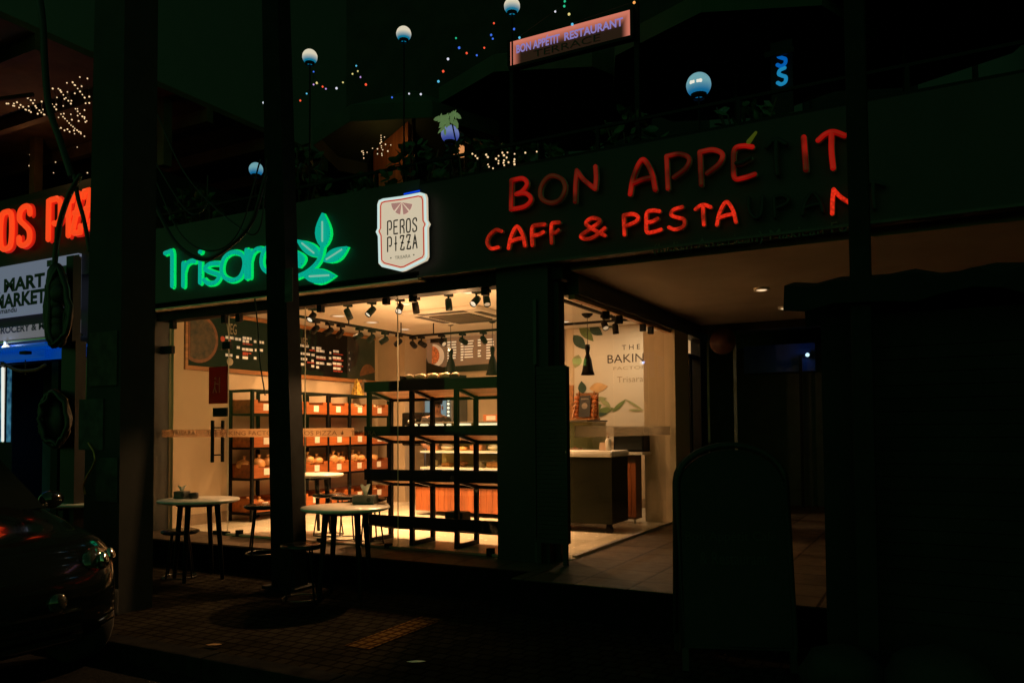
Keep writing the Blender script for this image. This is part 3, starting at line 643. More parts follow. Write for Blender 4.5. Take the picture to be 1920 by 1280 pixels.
# recessed downlights
DLI=[]
for i,(px,py) in enumerate(((635,592),(697,604),(758,617),(880,548))):
    p=atZ(px,py,CZ); r=empty('ceiling_downlight',(p.x,p.y,CZ)); tag(r,['round recessed ceiling light nearest the front window','round recessed ceiling light second along the left track','round recessed ceiling light farthest back in the shop','round recessed ceiling light beside the air conditioner'][i],'light','recessed lights in the shop ceiling')
    g=MB(); g.lathe([(.075,-.004),(.105,-.012),(.11,0)],20,cap=False); obj('trim_ring',g,WHITE,r)
    g=MB(); g.lathe([(.074,-.003),(.001,-.003)],20,cap=False); obj('diffuser',g,BULB,r)
    DLI.append(p)
def spots(p,e,d,ang=75): lamp('SPOT',p,e,WARM,.04,d,ang)
# rails
def rail(a,b,label):
    r=empty('track_rail',a); tag(r,label,'lighting track','black lighting tracks on the shop ceiling')
    d=Vector(b)-Vector(a); g=MB(); g.bar((0,0,0),d,.035,.03); obj('rail',g,BLACK,r)
    g=MB(); 
    for k in (.1,.5,.9): q=d*k; g.bar((q.x,q.y,.015),(q.x,q.y,CZ-a[2]),.012)
    obj('hanger',g,BLACK,r); return r
TZ=2.74; TXL=-6.62; TYB=9.3; TYF=7.1
rail((TXL,6.5,TZ),(TXL,TYB,TZ),'long black lighting track running back along the menu wall')
rail((TXL+.02,TYB,TZ),(-3.2,TYB,TZ),'black lighting track across the shop in front of the counter menu')
rail((TXL,TYF,2.86),(-3.0,TYF,2.86),'black lighting track just behind the front window')
def make_can(lit):
    r=empty('track_spotlight',(0,0,0))
    g=MB(); g.box(-.03,-.05,-.03,.03,.05,0); g.bar((0,0,-.03),(0,0,-.09),.016); obj('bracket',g,BLACK,r)
    return r
def can(pos, tgt, lit, label, L=.13, energy=0, ang=70):
    r=make_can(lit); r.location=pos; tag(r,label,'spotlight','track spotlights in the shop')
    d=(Vector(tgt)-(Vector(pos)-Vector((0,0,.1)))).normalized(); M=Matrix.Translation((0,0,-.1))@d.to_track_quat('-Z','Y').to_matrix().to_4x4()
    g=MB(); g.lathe([(.02,.05),(.035,.04),(.038,0),(.038,-L+.05),(.035,-L+.05),(.032,-L+.07)],16,M,cap=False); g.lathe([(.02,.05),(.002,.051)],16,M,cap=False); obj('housing',g,BLACK,r)
    g=MB(); g.lathe([(.034,-L+.062),(.001,-L+.062)],16,M,cap=False); obj('lamp_face',g,BULB if lit else emis('warm_lamp_face_side',(.5,.36,.2),.9,sample=False),r)
    if energy: spots(Vector(pos)+Vector((0,0,-.1))+d*(L-.045),energy,d,ang)
# left track cans (pixel x of their hangers) aim at the menu wall
for i,(px,py) in enumerate(((592,597),(618,602),(639,606),(674,611),(697,616),(722,620),(748,624))):
    p=atX(px,py,TXL); p.z=TZ-.015
    can(p,(LX,p.y+(-.5 if i%2 else .35),1.98-(i%3)*.1),False,'black track spotlight %s along the menu wall track'%['first','second','third','fourth','fifth','sixth','seventh'][i],energy=(46 if i in (0,2,4,6) else 0),ang=46)
for i,(px,py) in enumerate(((774,622),(790,620),(828,617),(867,614),(906,611))):
    p=atY(px,py,TYB); p.z=TZ-.015
    can(p,((p.x+(.4 if i%2 else -.3),BY,2.0) if i!=2 else (-2.2,7.5,.26)),False,'black track spotlight %s from the left facing the counter menu'%['first','second','third','fourth','fifth'][i],energy=(16 if i in (1,3) else (380 if i==2 else 0)),ang=(85 if i!=2 else 42))
rail((-3.45,6.9,TZ),(-3.45,9.2,TZ),'short black lighting track running back along the side window')
for i,(yy,tx,ty,e) in enumerate(((7.15,-3.0,9.3,26),(8.72,-2.0,7.1,14),(9.08,-3.3,9.34,14))):
    can((-3.45,yy,TZ-.015),(tx,ty,.26 if i else 1.2),False,'black track spotlight %s along the side window track'%['first','second','third'][i],energy=e,ang=[75,44,40][i])
for i,(px,py,lit,tx,ty) in enumerate(((586,578,1,-6.3,5.1),(652,571,0,-5.8,8.2),(697,566,1,-6.2,5.4),(750,560,1,-4.55,5.2),(779,557,0,-5.3,8),(841,550,0,-4.4,7.1),(893,544,1,-4.5,4.9),(912,541,0,-3.3,6.2))):
    p=atY(px,py,TYF); p.z=2.845
    can(p,(tx,ty,.9),bool(lit),['glowing','black'][1-lit]+' track spotlight %s from the left behind the front window'%['first','second','third','fourth','fifth','sixth','seventh','eighth'][i],energy=(75 if i in(0,2) else 75 if i==3 else 380 if lit else 22),ang=(95 if i not in(0,2,3,6) else 48))
# soft glow of the downlights
for p in DLI: lamp('AREA',(p.x,p.y,CZ-.02),20,WARM,.14,(0,0,-1),110)
lamp('AREA',(-3.9,8.0,CZ-.02),2.5,WARM2,.14,(0,0,-1),110); lamp('AREA',(-4.6,10.1,CZ-.02),8,WARM2,.14,(0,0,-1)); lamp('AREA',(-3.6,10.2,CZ-.02),13,WARM3,.14,(0,0,-1)); lamp('AREA',(-5.6,7.7,CZ-.02),115,WARM,.14,(0,0,-1),100)
for (xx,yy,lb) in ((-3.9,8.0,'round recessed ceiling light above the olive counter'),(-4.6,10.1,'round recessed ceiling light left of the mural'),(-3.6,10.2,'round recessed ceiling light in front of the mural'),(-5.6,7.7,'round recessed ceiling light in the middle of the shop')):
    r=empty('ceiling_downlight',(xx,yy,CZ)); tag(r,lb,'light','recessed lights in the shop ceiling')
    g=MB(); g.lathe([(.075,-.004),(.105,-.012),(.11,0)],20,cap=False); obj('trim_ring',g,WHITE,r)
    g=MB(); g.lathe([(.074,-.003),(.001,-.003)],20,cap=False); obj('diffuser',g,BULB,r)
for q_ in ((-5.6,7.7),(-6.1,8.9),(-4.5,7.2)): lamp('POINT',(q_[0],q_[1],CZ-.55),(22 if q_[1]<8.5 else 8),WARM,.06,name='ceiling_fill')  # added point lamps without fixtures, to brighten the ceiling
# AC cassette
p=atZ(865,588,CZ); AC=empty('ceiling_air_conditioner',(p.x,p.y,CZ)); tag(AC,'square ceiling cassette air conditioner with slatted grille','air conditioner')
g=MB(); g.box(-.55,-.55,-.05,.55,.55,0,bev=.015); obj('body',g,WHITE,AC)
g=MB()
for k in range(11): g.box(-.3,-.3+k*.056,-.07,.3,-.3+k*.056+.03,-.052)
obj('grille',g,mat('dark_grille',(.09,.07,.05),.6),AC)
for k in range(4):
    M=Matrix.Rotation(k*math.pi/2,4,'Z'); g=MB(); g.box(-.34,-.5,-.056,.34,-.40,-.051,M); obj('louvre',g,mat('dark_louvre',(.03,.025,.02),.5),AC)
# pendant lamps
for i,(px,py,yc0,yc1) in enumerate(((845,603,655,702),(923,598,650,703),(1101,582,640,697))):
    if i<2: p=atZ(px,py,CZ)
    else: p=atZ(1101,588,CZ); 
    q=fwd(p)/F; r=empty('pendant_lamp',(p.x,p.y,CZ)); tag(r,['black cone pendant lamp hanging left of its twin over the display case','black cone pendant lamp beside the dark window pier','black cone pendant lamp seen through the side window before the mural'][i],'lamp','black cone pendant lamps')
    zt=-(yc0-py)*q; zb=-(yc1-py)*q; rr=(13 if i<2 else 13)*q
    g=MB(); g.lathe([(.001,-.06),(.03,-.055),(.07,-.02),(.075,0)],16,cap=False); obj('canopy',g,BLACK,r)
    g=MB(); g.tube([(0,0,-.05),(0,0,zt)],.004,6); obj('cable',g,BLACK,r)
    g=MB(); h=zb-zt; g.lathe([(.001,zt),(.032,zt),(.034,zt+h*.12),(.022,zt+h*.3),(.05,zt+h*.5),(rr*.8,zt+h*.85),(rr,zb),(rr*.97,zb),(rr*.75,zt+h*.85),(.04,zt+h*.5)],20,cap=False); obj('shade',g,BLACK,r)

# menu board on the left wall (faces +X)
MBY0,MBY1,MZ0,MZ1=6.52,10.13,2.19,2.84
MN=empty('wall_menu_board',(LX,8.3,MZ0)); tag(MN,'long black pizza menu board in a wooden frame on the left wall','menu board')
g=MB(); g.box(LX,MBY0,MZ0,LX+.03,MBY1,MZ1); obj('panel',g,mat('menu_black',(.006,.0055,.0045),.55,0,.3,5,spec=.1),MN,True)
g=MB(); g.box(LX,MBY0-.03,MZ0-.05,LX+.05,MBY1,MZ0-.002); g.box(LX,MBY0-.03,MZ1+.002,LX+.05,MBY1,MZ1+.05); g.box(LX,MBY0-.04,MZ0-.05,LX+.052,MBY0-.002,MZ1+.05); obj('frame',g,WOODF,MN,True)
MR=Matrix(((0,-1,0,0),(1,0,0,0),(0,0,1,0),(0,0,0,1)))
def wallX(mb_, mb2): # turn XZ-plane (facing -Y) into wall facing +X : local x -> world Y
    for v in mb_.v: mb2.v.append((LX+.034-(v[1]),v[0],v[2]))
def on_left(build,name,m,par=MN,off=0):
    t=MB(); build(t); g=MB(); g.v=[(LX+.034+off-v[1],v[0],v[2]) for v in t.v]; g.f=t.f; g.smooth=t.smooth; return obj(name,g,m,par,True)
MW=mat('menu_white_gleam',(.8,.74,.6),.6,0,.05,20,em=(.75,.62,.42),es=.28); MRd=mat('menu_red_gleam',(.42,.05,.02),.6,0,.1,20,em=(.4,.04,.02),es=.15)  # spotlight gleam on the print put in as emission
def rows(spec,m,name,h):
    def bld(t):
        for (x0,x1,y) in spec:
            a=atX(x0,y,LX+.034); b=atX(x1,y,LX+.034); yy=a.y
            while yy<b.y-.01:
                L=min(random.uniform(.05,.11),b.y-yy); t.box(yy,-.002,a.z-h/2,yy+L-.012,.002,a.z+h/2); yy+=L
    on_left(bld,name,m)
rows([(423,440,632),(441,453,635),(455,473,633),(455,468,639),(476,482,640),(485,496,641),(444,451,651),(454,475,654),(478,482,656),(486,494,656),(423,437,665),(443,450,669),(455,466,670),(476,482,671),
 (561,580,647),(585,591,652),(593,603,652),(593,609,657),(618,622,661),(625,636,658),(561,583,662),(584,591,665),(593,611,669),(617,622,671),(624,640,670),(654,658,672),(561,577,672),(584,590,676),(593,609,680),(613,622,682),(624,641,681),(561,572,682),(584,590,686),(593,599,688),(625,640,690),(653,656,683),(654,657,693),(654,656,661)],MW,'white_lines',.034)
rows([(455,474,644),(455,472,661),(455,466,664),(580,592,656),(593,612,672),(625,644,663),(625,645,674),(625,644,685),(625,643,695),(576,590,679)],MRd,'red_lines',.018)
def bld(t):
    text_to(t,'VEG',atX(424,612,LX+.03).y,atX(443,612,LX+.03).y,2.63,2.77,-.003,.01); text_to(t,'NON VEG',atX(545,632,LX+.03).y,atX(576,632,LX+.03).y,2.60,2.72,-.003,.01)
on_left(bld,'headings',mat('menu_heading',(.30,.24,.17),.6))
PIZ=mat('pizza_picture',(.055,.028,.010),.5,0,.9,16); CRU=mat('crust_picture',(.20,.06,.016),.5,0,.3,20)
def disc(t,cy,cz,r,d,a0=0,a1=360,rz=None):
    t.prism([(cy,cz)]*0+[(cy+r*math.cos(R(a)),cz+(rz or r)*math.sin(R(a))) for a in [a0+(a1-a0)*i/24 for i in range(25 if a1-a0<360 else 24)]],-d,.0)
on_left(lambda t:disc(t,6.68,2.53,.30,.003,-118,118),'pizza_crust',CRU)
on_left(lambda t:disc(t,6.68,2.53,.26,.006,-118,118),'pizza_topping',PIZ)
on_left(lambda t:disc(t,9.95,2.24,.2,.003,25,180),'pizza_slice',CRU)
on_left(lambda t:disc(t,7.17,2.28,.05,.003),'sauce_bowl',mat('bowl_white',(.5,.42,.3),.5))
on_left(lambda t:[disc(t,7.3+random.uniform(-.12,.12)*0+k*.0,2.5,.001,.002) for k in range(1)]+[disc(t,7.05,2.56,.035,.004),disc(t,7.16,2.55,.02,.004)],'tomato_picture',mat('tomato_red',(.6,.06,.03),.4))
PNL=mat('menu_side_panel',(.016,.011,.008),.4,0,.5,4)
on_left(lambda t:t.box(9.45,-.002,MZ0+.003,10.12,.001,MZ1-.003),'side_panel',PNL)

# menu on the back wall
BM=empty('counter_menu_panel',(-4.8,BY,2)); tag(BM,'pale brown counter menu panel with a food picture on the back wall','menu board')
P0=atY(762,690,BY-.02); P1=atY(960,620,BY-.02); bzt=atY(850,628,BY).z; bzb=atY(850,688,BY).z
g=MB(); g.box(P0.x,BY-.04,bzb,P1.x+.9,BY,bzt); obj('panel',g,mat('menu_brown',(.22,.12,.06),.4,0,.3,2,em=(.5,.27,.12),es=.22),BM,True)
g=MB(); g.box(P0.x,BY-.05,bzt+.002,P1.x+.9,BY,bzt+.09); obj('header_light',g,emis('menu_header',(.72,.55,.33),.8),BM,True)
def pxrect(mb,x0,x1,y0,y1,Y,d): 
    a=atY(x0,y1,Y); b=atY(x1,y0,Y); mb.box(min(a.x,b.x),Y-d,min(a.z,b.z),max(a.x,b.x),Y,max(a.z,b.z))
g=MB()
for k in range(8):
    y=640+k*5.0
    for (x0,x1) in ((839,845),(847,856),(864,870),(871,888),(896,902),(912,926)):
        if random.random()<.9: pxrect(g,x0,x1-random.uniform(0,2),y-(x0-839)*.075,y+3.0-(x0-839)*.075,BY-.041,.004)
obj('white_lines',g,mat('menu_white_back',(.8,.72,.56),.6,0,.05,20,em=(.8,.66,.42),es=.55),BM,True)
def disk_px(mb,cx_,cy_,rx,ry,Y,d,a0=0,a1=360):
    mb.prism([(atY(cx_+rx*math.cos(R(a)),cy_-ry*math.sin(R(a)),Y).x,atY(cx_+rx*math.cos(R(a)),cy_-ry*math.sin(R(a)),Y).z) for a in [a0+(a1-a0)*i/24 for i in range(25 if a1-a0<360 else 24)]],Y-d,Y)
g=MB(); disk_px(g,812,667,21,22,BY-.041,.004,-95,92); obj('plate_picture',g,mat('plate_cream',(.7,.55,.36),.5,0,.1,9,em=(.7,.5,.28),es=.4),BM,True)
g=MB(); disk_px(g,811,666,13,17,BY-.046,.004,-95,92); obj('food_picture',g,mat('food_red',(.5,.12,.03),.5,0,.9,45,em=(.55,.14,.03),es=.4),BM,True)
g=MB(); pxrect(g,807,838,633,643,BY-.041,.003); obj('dark_corner',g,mat('menu_dark_corner',(.02,.018,.014),.5),BM,True)
g=MB(); 
poly=[(762,662),(775,654),(790,656),(797,666),(803,680),(830,688),(940,680),(990,676),(990,690),(762,702)]
g.prism(px_poly(poly,BY-.047),BY-.051,BY-.047); obj('dark_wave',g,mat('menu_dark_wave',(.02,.022,.014),.4,0,.3,4),BM,True)

# bread crate rack along the left wall
RK=empty('crate_rack',(-7.77,8.6,FZ)); tag(RK,'tall black steel rack of wooden bread crates along the left wall','shelf rack')
ys=[7.2+.465*k for k in range(7)]; RX0,RX1=-7.96,-7.58
levels=[.37,.80,1.19,1.62]
for k,yy in enumerate(ys):
    for xx in (RX0,RX1):
        g=MB(); g.box(xx-.018,yy-.018,FZ,xx+.018,yy+.018,1.92); obj('upright',g,BLACK,RK,True)
    g=MB(); g.box(RX0,yy-.016,1.885,RX1,yy+.016,1.92)
    for zz in levels: g.box(RX0,yy-.012,zz-.03,RX1,yy+.012,zz-.003)
    obj('end_frame',g,BLACK,RK,True)
for zz in levels:
    g=MB(); g.box(RX0+.019,ys[0],zz-.03,RX0+.04,ys[-1],zz-.002); g.box(RX1-.04,ys[0],zz-.03,RX1-.019,ys[-1],zz-.002); obj('shelf_rail',g,BLACK,RK,True)
g=MB(); g.box(RX1-.018,ys[0],1.886,RX1+.017,ys[-1],1.919); obj('top_rail',g,BLACK,RK,True)
def make_crate():
    r=empty('bread_crate'); d=.38; w=.43
    g=MB(); g.box(-.19,-.215,.0,.19,.215,.012); g.box(-.19,-.215,.012,-.178,.215,.18); g.box(-.178,-.215,.012,.178,-.203,.17); g.box(-.178,.203,.012,.178,.215,.17); obj('body',g,WOODC,r)
    g=MB(); g.box(.178,-.215,.0,.20,.215,.13,bev=.003); g.box(.178,-.215,.1301,.199,-.14,.17); g.box(.178,.14,.1301,.199,.215,.17); obj('front_board',g,WOODC,r)
    g=MB(); g.box(.2005,-.05,.035,.205,.045,.12); obj('price_tag',g,PAPER,r)
    return r
crate0=None; CR={}
ords=['first','second','third','fourth','fifth','sixth']; lv=['bottom','third','second','top']
for c in range(6):
    for l,zz in enumerate(levels):
        if crate0 is None: o=crate0=make_crate(); KIDS[o.name]=children(o)
        else: o=copy_tree(crate0)
        o.location=(-7.775+random.uniform(-.012,.012),(ys[c]+ys[c+1])/2+random.uniform(-.006,.006),zz); o.rotation_euler=(0,0,random.uniform(-.02,.02)); CR[(c,l)]=o
        tag(o,'orange wooden bread crate, %s from the door in the %s row of the rack'%(ords[c],lv[l]),'crate','bread crates in the rack')
BUN=mat('golden_bun',(.66,.33,.11),.4,0,.45,14,bump=.2)
bun0=None
def bun(x,y,zz,s,label,grp):
    global bun0
    if bun0 is None:
        g=MB(); g.lathe([(.012,0),(.05,.006),(.074,.035),(.078,.06),(.066,.09),(.035,.108),(.014,.115),(.012,.128),(.022,.15)],14); g.lathe([(.022,.15),(.004,.142)],14,cap=False)
        bun0=o=obj('wrapped_bun',g,BUN)
    else: o=bun0.copy(); COL.objects.link(o)
    o.location=(x,y,zz); o.scale=(s,s,s*random.uniform(.9,1.1)); o.rotation_euler=(random.uniform(-.2,.2),random.uniform(-.2,.2),random.uniform(0,6)); tag(o,label,'bun',grp)
for c in range(6):
    yc=(ys[c]+ys[c+1])/2
    for k in range(4 if c!=5 else 2):
        bun(-7.775+(.09 if k%2 else -.07),yc-.13+.085*k,.80+.085+.02*(k%2),1.25,'golden round bun with a tied top piled in a third row crate','tied buns in the crates')
    if c in (0,3,5):
        for k in range(3): bun(-7.74+(.06 if k%2 else -.05),yc-.1+.1*k,.37+.05,.85,'golden round bun in a bottom row crate of the rack','buns in the bottom crates')
BROWN=mat('brown_roll',(.34,.13,.035),.5,0,.4,16,bump=.3)
for c in (0,2,3,5):
    for k in range(4):
        g=MB(); g.ball((0,0,0),.045,10,6,(1.3,.85,.7)); o=obj('bread_roll',g,BROWN); o.location=(-7.70+random.uniform(-.05,.06),(ys[c]+ys[c+1])/2-.13+.085*k,1.19+.135+.02*random.random()); o.rotation_euler=(0,random.uniform(-.3,.3),random.uniform(-.9,.9)); tag(o,'brown roll heaped in a second row crate of the rack','bread','brown rolls in the second row crates')
LOAF=mat('pale_loaf',(.62,.46,.28),.6,0,.3,18,bump=.3)
for c in (4,5):
    for k in range(5):
        g=MB(); g.ball((0,0,0),.05,10,6,(1.5,.8,.7)); o=obj('bread_roll',g,LOAF); o.location=(-7.72+random.uniform(-.06,.08),(ys[c]+ys[c+1])/2-.15+.075*k,1.62+.12+.02*(k%2)); o.rotation_euler=(0,random.uniform(-.3,.3),random.uniform(-.8,.8))
        tag(o,'pale bread roll heaped in a top row crate at the far end','bread','pale rolls in the top crates')
# cone bags on top
for i,(px,m) in enumerate(((671,mat('yellow_red_bag',(.55,.33,.06),.5,0,.9,30)),(685,mat('brown_bag',(.2,.13,.08),.5,0,.3,9)))):
    p=atX(px,740,-7.8); g=MB(); h=.26; g.add([(-.06,-.1,0),(.06,-.1,0),(.06,.1,0),(-.06,.1,0),(-.02,-.03,h),(.02,-.03,h)],[(0,3,2,1),(0,1,5,4),(1,2,5),(2,3,4,5),(3,0,4)]); o=obj('snack_bag',g,m,None); o.location=(p.x,p.y,1.922)
    tag(o,['yellow and red pointed snack bag standing on the crate rack','plain brown pointed snack bag standing on the crate rack'][i],'bag')
# paper sheet hung beside rack
# black window rack
WR=empty('window_shelf_rack',(-4.1,6.6,FZ)); tag(WR,'empty black steel shelf rack standing right behind the front window','shelf rack')
wx=[-5.11,-4.58,-4.06,-3.55]; WY0,WY1=6.42,6.78
for xx in wx:
    for yy in (WY0,WY1):
        g=MB(); g.box(xx-.02,yy-.02,FZ,xx+.02,yy+.02,1.87); obj('upright',g,BLACK,WR,True)
    g=MB(); g.box(xx-.018,WY0+.021,FZ,xx+.018,WY1-.021,FZ+.04); obj('foot_rail',g,BLACK,WR,True)
for z0,z1 in ((.44,.545),(.89,1.0),(1.335,1.43),(1.775,1.88)):
    dz=.085
    g=MB(); g.box(wx[0]-.03,WY0-.045,z0,wx[-1]+.03,WY0-.021,z1); obj('shelf_edge',g,BLACK,WR,True)
    g=MB(); g.box(wx[0]-.03,WY1+.021,z0-dz,wx[-1]+.03,WY1+.04,z0-dz+.05); obj('shelf_edge',g,BLACK,WR,True)
    g=MB(); g.add([(wx[0]-.02,WY0-.02,z0+.03),(wx[-1]+.03,WY0-.02,z0+.03),(wx[-1]+.03,WY1+.02,z0-dz+.03),(wx[0]-.02,WY1+.02,z0-dz+.03),(wx[0]-.02,WY0-.02,z0+.05),(wx[-1]+.03,WY0-.02,z0+.05),(wx[-1]+.03,WY1+.02,z0-dz+.05),(wx[0]-.02,WY1+.02,z0-dz+.05)],[(3,2,1,0),(4,5,6,7),(0,1,5,4),(1,2,6,5),(2,3,7,6),(3,0,4,7)]); obj('shelf_board',g,WOODSH,WR,True)
    for xx in wx:
        g=MB(); g.bar((xx,WY0-.02,z0+.012),(xx,WY1+.02,z0-dz+.012),.024,.03); obj('shelf_bracket',g,BLACK,WR,True)
# trays and bread on the rack top
TRAY=mat('black_tray',(.015,.014,.012),.4,.3,.2,20)
p=atY(812,712,6.6)
g=MB(); g.box(-.3,-.15,0,.3,.15,.015); g.box(-.3,-.15,.015,-.29,.15,.05); g.box(.29,-.15,.015,.3,.15,.05); o=obj('baking_tray',g,TRAY,None); o.location=(p.x,6.6,1.881); tag(o,'black baking tray of rolls on top of the window rack','tray')
for k in range(8):
    g=MB(); g.ball((0,0,0),.042,10,6,(1.2,.9,.7)); o=obj('bread_roll',g,LOAF); o.location=(p.x-.26+.074*k,6.56+.05*(k%2),1.881+.016+.03); tag(o,'pale roll on the black tray atop the window rack','bread','rolls on the tray')
p=atY(848,962,6.5); g=MB(); g.box(-.1,-.08,0,.1,.08,.1,bev=.01); o=obj('dark_basket',g,mat('dark_wicker',(.02,.016,.012),.8,0,.4,40,bump=.6),None); o.location=(p.x,6.6,.491); tag(o,'small dark basket on the lowest shelf of the window rack','basket')

# display case with slatted wooden front
DC=empty('bakery_display_case',(-4.8,9.1,FZ)); tag(DC,'long glass bakery display case with lit shelves and wooden slat front','display case')
dx0,dx1,dy0,dy1=-6.22,-3.72,8.8,9.45
g=MB(); 
xx=dx0
while xx<dx1-.01: g.box(xx,dy0,.32,min(xx+.088,dx1),dy0+.03,.63); xx+=.092
obj('slat_front',g,WOODS,DC,True)
g=MB(); g.box(dx0,dy0+.031,FZ+.06,dx1,dy1,.64); obj('base',g,mat('dark_base',(.05,.03,.02),.6),DC,True)
g=MB(); g.box(dx0-.02,dy0-.02,.64,dx1+.02,dy1,.68); obj('deck',g,mat('brown_deck',(.2,.12,.06),.4,0,.2,6),DC,True)
GS=glassmat('shelf_glass',(.9,1,.9)); LED=emis('led_strip_pale_yellow',(.86,.80,.50),1.0)
for zz in (.88,1.1):
    g=MB(); g.box(dx0+.03,dy0+.06,zz,dx1-.03,dy1-.03,zz+.015); obj('glass_shelf',g,mat('pale_shelf',(.6,.58,.42),.3),DC,True)
    g=MB(); g.box(dx0+.04,dy0+.05,zz-.012,dx1-.04,dy0+.062,zz-.002); obj('shelf_light',g,emis('shelf_led',(.8,.72,.45),.75,sample=False),DC,True)
g=MB(); g.box(dx0,dy0,.681,dx1,dy0+.006,1.48); g.box(dx0,dy0+.006,.681,dx0+.006,dy1,1.48); g.box(dx1-.006,dy0+.006,.681,dx1,dy1,1.48); obj('glass',g,GLASS,DC,True)
g=MB(); g.box(dx0+.007,dy1-.02,.721,dx1-.007,dy1-.012,1.48); obj('back_panel',g,mat('olive_back_panel',(.30,.25,.09),.4,0,.2,3),DC,True)
g=MB(); g.box(dx0-.01,dy0-.01,1.481,dx1+.01,dy1,1.5); g.box(dx0,dy1-.02,.681,dx1,dy1,.72); obj('top',g,mat('case_top',(.1,.09,.07),.3),DC,True)
for (xa,xb) in ((775,783),(787,803),(812,832),(836,846),(853,883),(887,935)):
    A=atY(xa,795,dy0+.03); Bp=atY(xb,795,dy0+.03); g=MB(); g.tube([(A.x+.03,dy0+.03,1.455),(Bp.x-.02,dy0+.03,1.455)],.022,10); obj('led_tube',g,LED,DC,True)
A=atY(1078,795,dy0+.03)
lamp('AREA',(-4.7,9.05,1.44),2.2,(1,.82,.4),.5,(0,.1,-1))
CAKE=[mat('cake_cream',(.7,.6,.42),.5,0,.1,20),mat('cake_brown',(.30,.13,.05),.5,0,.3,20),mat('cake_orange',(.6,.28,.08),.5,0,.3,20)]
for l,zz in enumerate((.895,1.115,.681)):
    xx=dx0+.12; k=0
    while xx<dx1-.15:
        g=MB(); w=random.uniform(.06,.1); h=random.uniform(.05,.1)
        if (k+l)%3==0: g.lathe([(w*.8,0),(w*.85,h*.5),(w*.7,h),(.01,h*1.05)],14)
        elif (k+l)%3==1: g.box(-w,-.07,0,w,.07,h*.8,bev=.012); g.ball((0,0,h*.8),.02,8,5)
        else: g.ball((0,0,.03),.05,10,6,(w*22,1.2,.8)); 
        o=obj('pastry',g,CAKE[(k*2+l)%3]); o.location=(xx,dy0+.28,zz+(.012 if (k+l)%3==2 else 0)); tag(o,'pastry on the %s shelf of the lit display case'%['middle','upper','lowest'][l],'pastry','pastries on the %s shelf of the display case'%['middle','upper','lowest'][l])
        xx+=.2+random.uniform(0,.06); k+=1
p=atY(922,778,9.1); g=MB(); g.box(-.12,-.07,0,.12,.07,.09,bev=.004); o=obj('carton',g,mat('orange_carton',(.6,.2,.07),.6,0,.2,9),None); o.location=(p.x,9.15,1.501); tag(o,'small orange and cream carton on top of the display case','box')
g2=MB(); g2.box(-.07,-.074,.015,.07,-.0705,.075); q=obj('label_panel',g2,PAPER,o)
# fridge
FR=empty('display_fridge',(-6.2,10.5,FZ)); p=atY(822,760,10.45); q=atY(846,760,10.45); tag(FR,'upright fridge with bluish glass door and a vertical row of light beads','fridge')
fx0,fx1=p.x-.28,q.x+.03
g=MB(); g.box(fx0,10.45,FZ,fx1,10.88,2.0); obj('cabinet',g,mat('fridge_grey',(.12,.12,.12),.4),FR,True)
g=MB(); g.box(fx0+.04,10.43,FZ+.2,fx1-.12,10.449,1.95); obj('glass_door',g,emis('blue_fridge_glow',(.10,.20,.26),.8),FR,True)
g=MB()
for k in range(26): g.ball((fx1-.07,10.43,FZ+.3+k*.062),.022,8,6)
obj('bead_lights',g,emis('bead_white',(.72,.80,.62),1,sample=False),FR,True)
g=MB()
for k in range(4): g.box(fx0+.05,10.425,.7+k*.3,fx1-.13,10.429,.73+k*.3)
obj('shelf_line',g,mat('fridge_shelf',(.3,.4,.45),.4),FR,True)
# coffee machine on a back counter behind the case
p=atY(784,765,9.9); CMm=empty('coffee_machine',(p.x,9.95,1.16)); tag(CMm,'black coffee machine with chrome knobs behind the display case','coffee machine')
g=MB(); g.box(-.2,-.2,0,.2,.2,.5,bev=.03); obj('body',g,BLACKG,CMm)
g=MB()
for xx,zz in ((-.06,.36),(.05,.38),(-.12,.28)): g.ball((xx,-.21,zz),.022,8,6)
obj('knob',g,ALU,CMm)
g=MB(); g.box(-.12,-.215,.1,.02,-.2,.2); obj('red_panel',g,mat('red_panel',(.4,.05,.04),.4),CMm)
BC=empty('back_counter',(-5.6,10.1,FZ)); tag(BC,'low back counter under the coffee machine behind the display case','counter')
g=MB(); g.box(-6.7,9.75,FZ,-4.4,10.25,1.12); obj('cabinet',g,mat('dark_base',(.05,.03,.02),.6),BC,True)
g=MB(); g.box(-6.72,9.73,1.121,-4.38,10.27,1.159); obj('worktop',g,WHITE,BC,True)

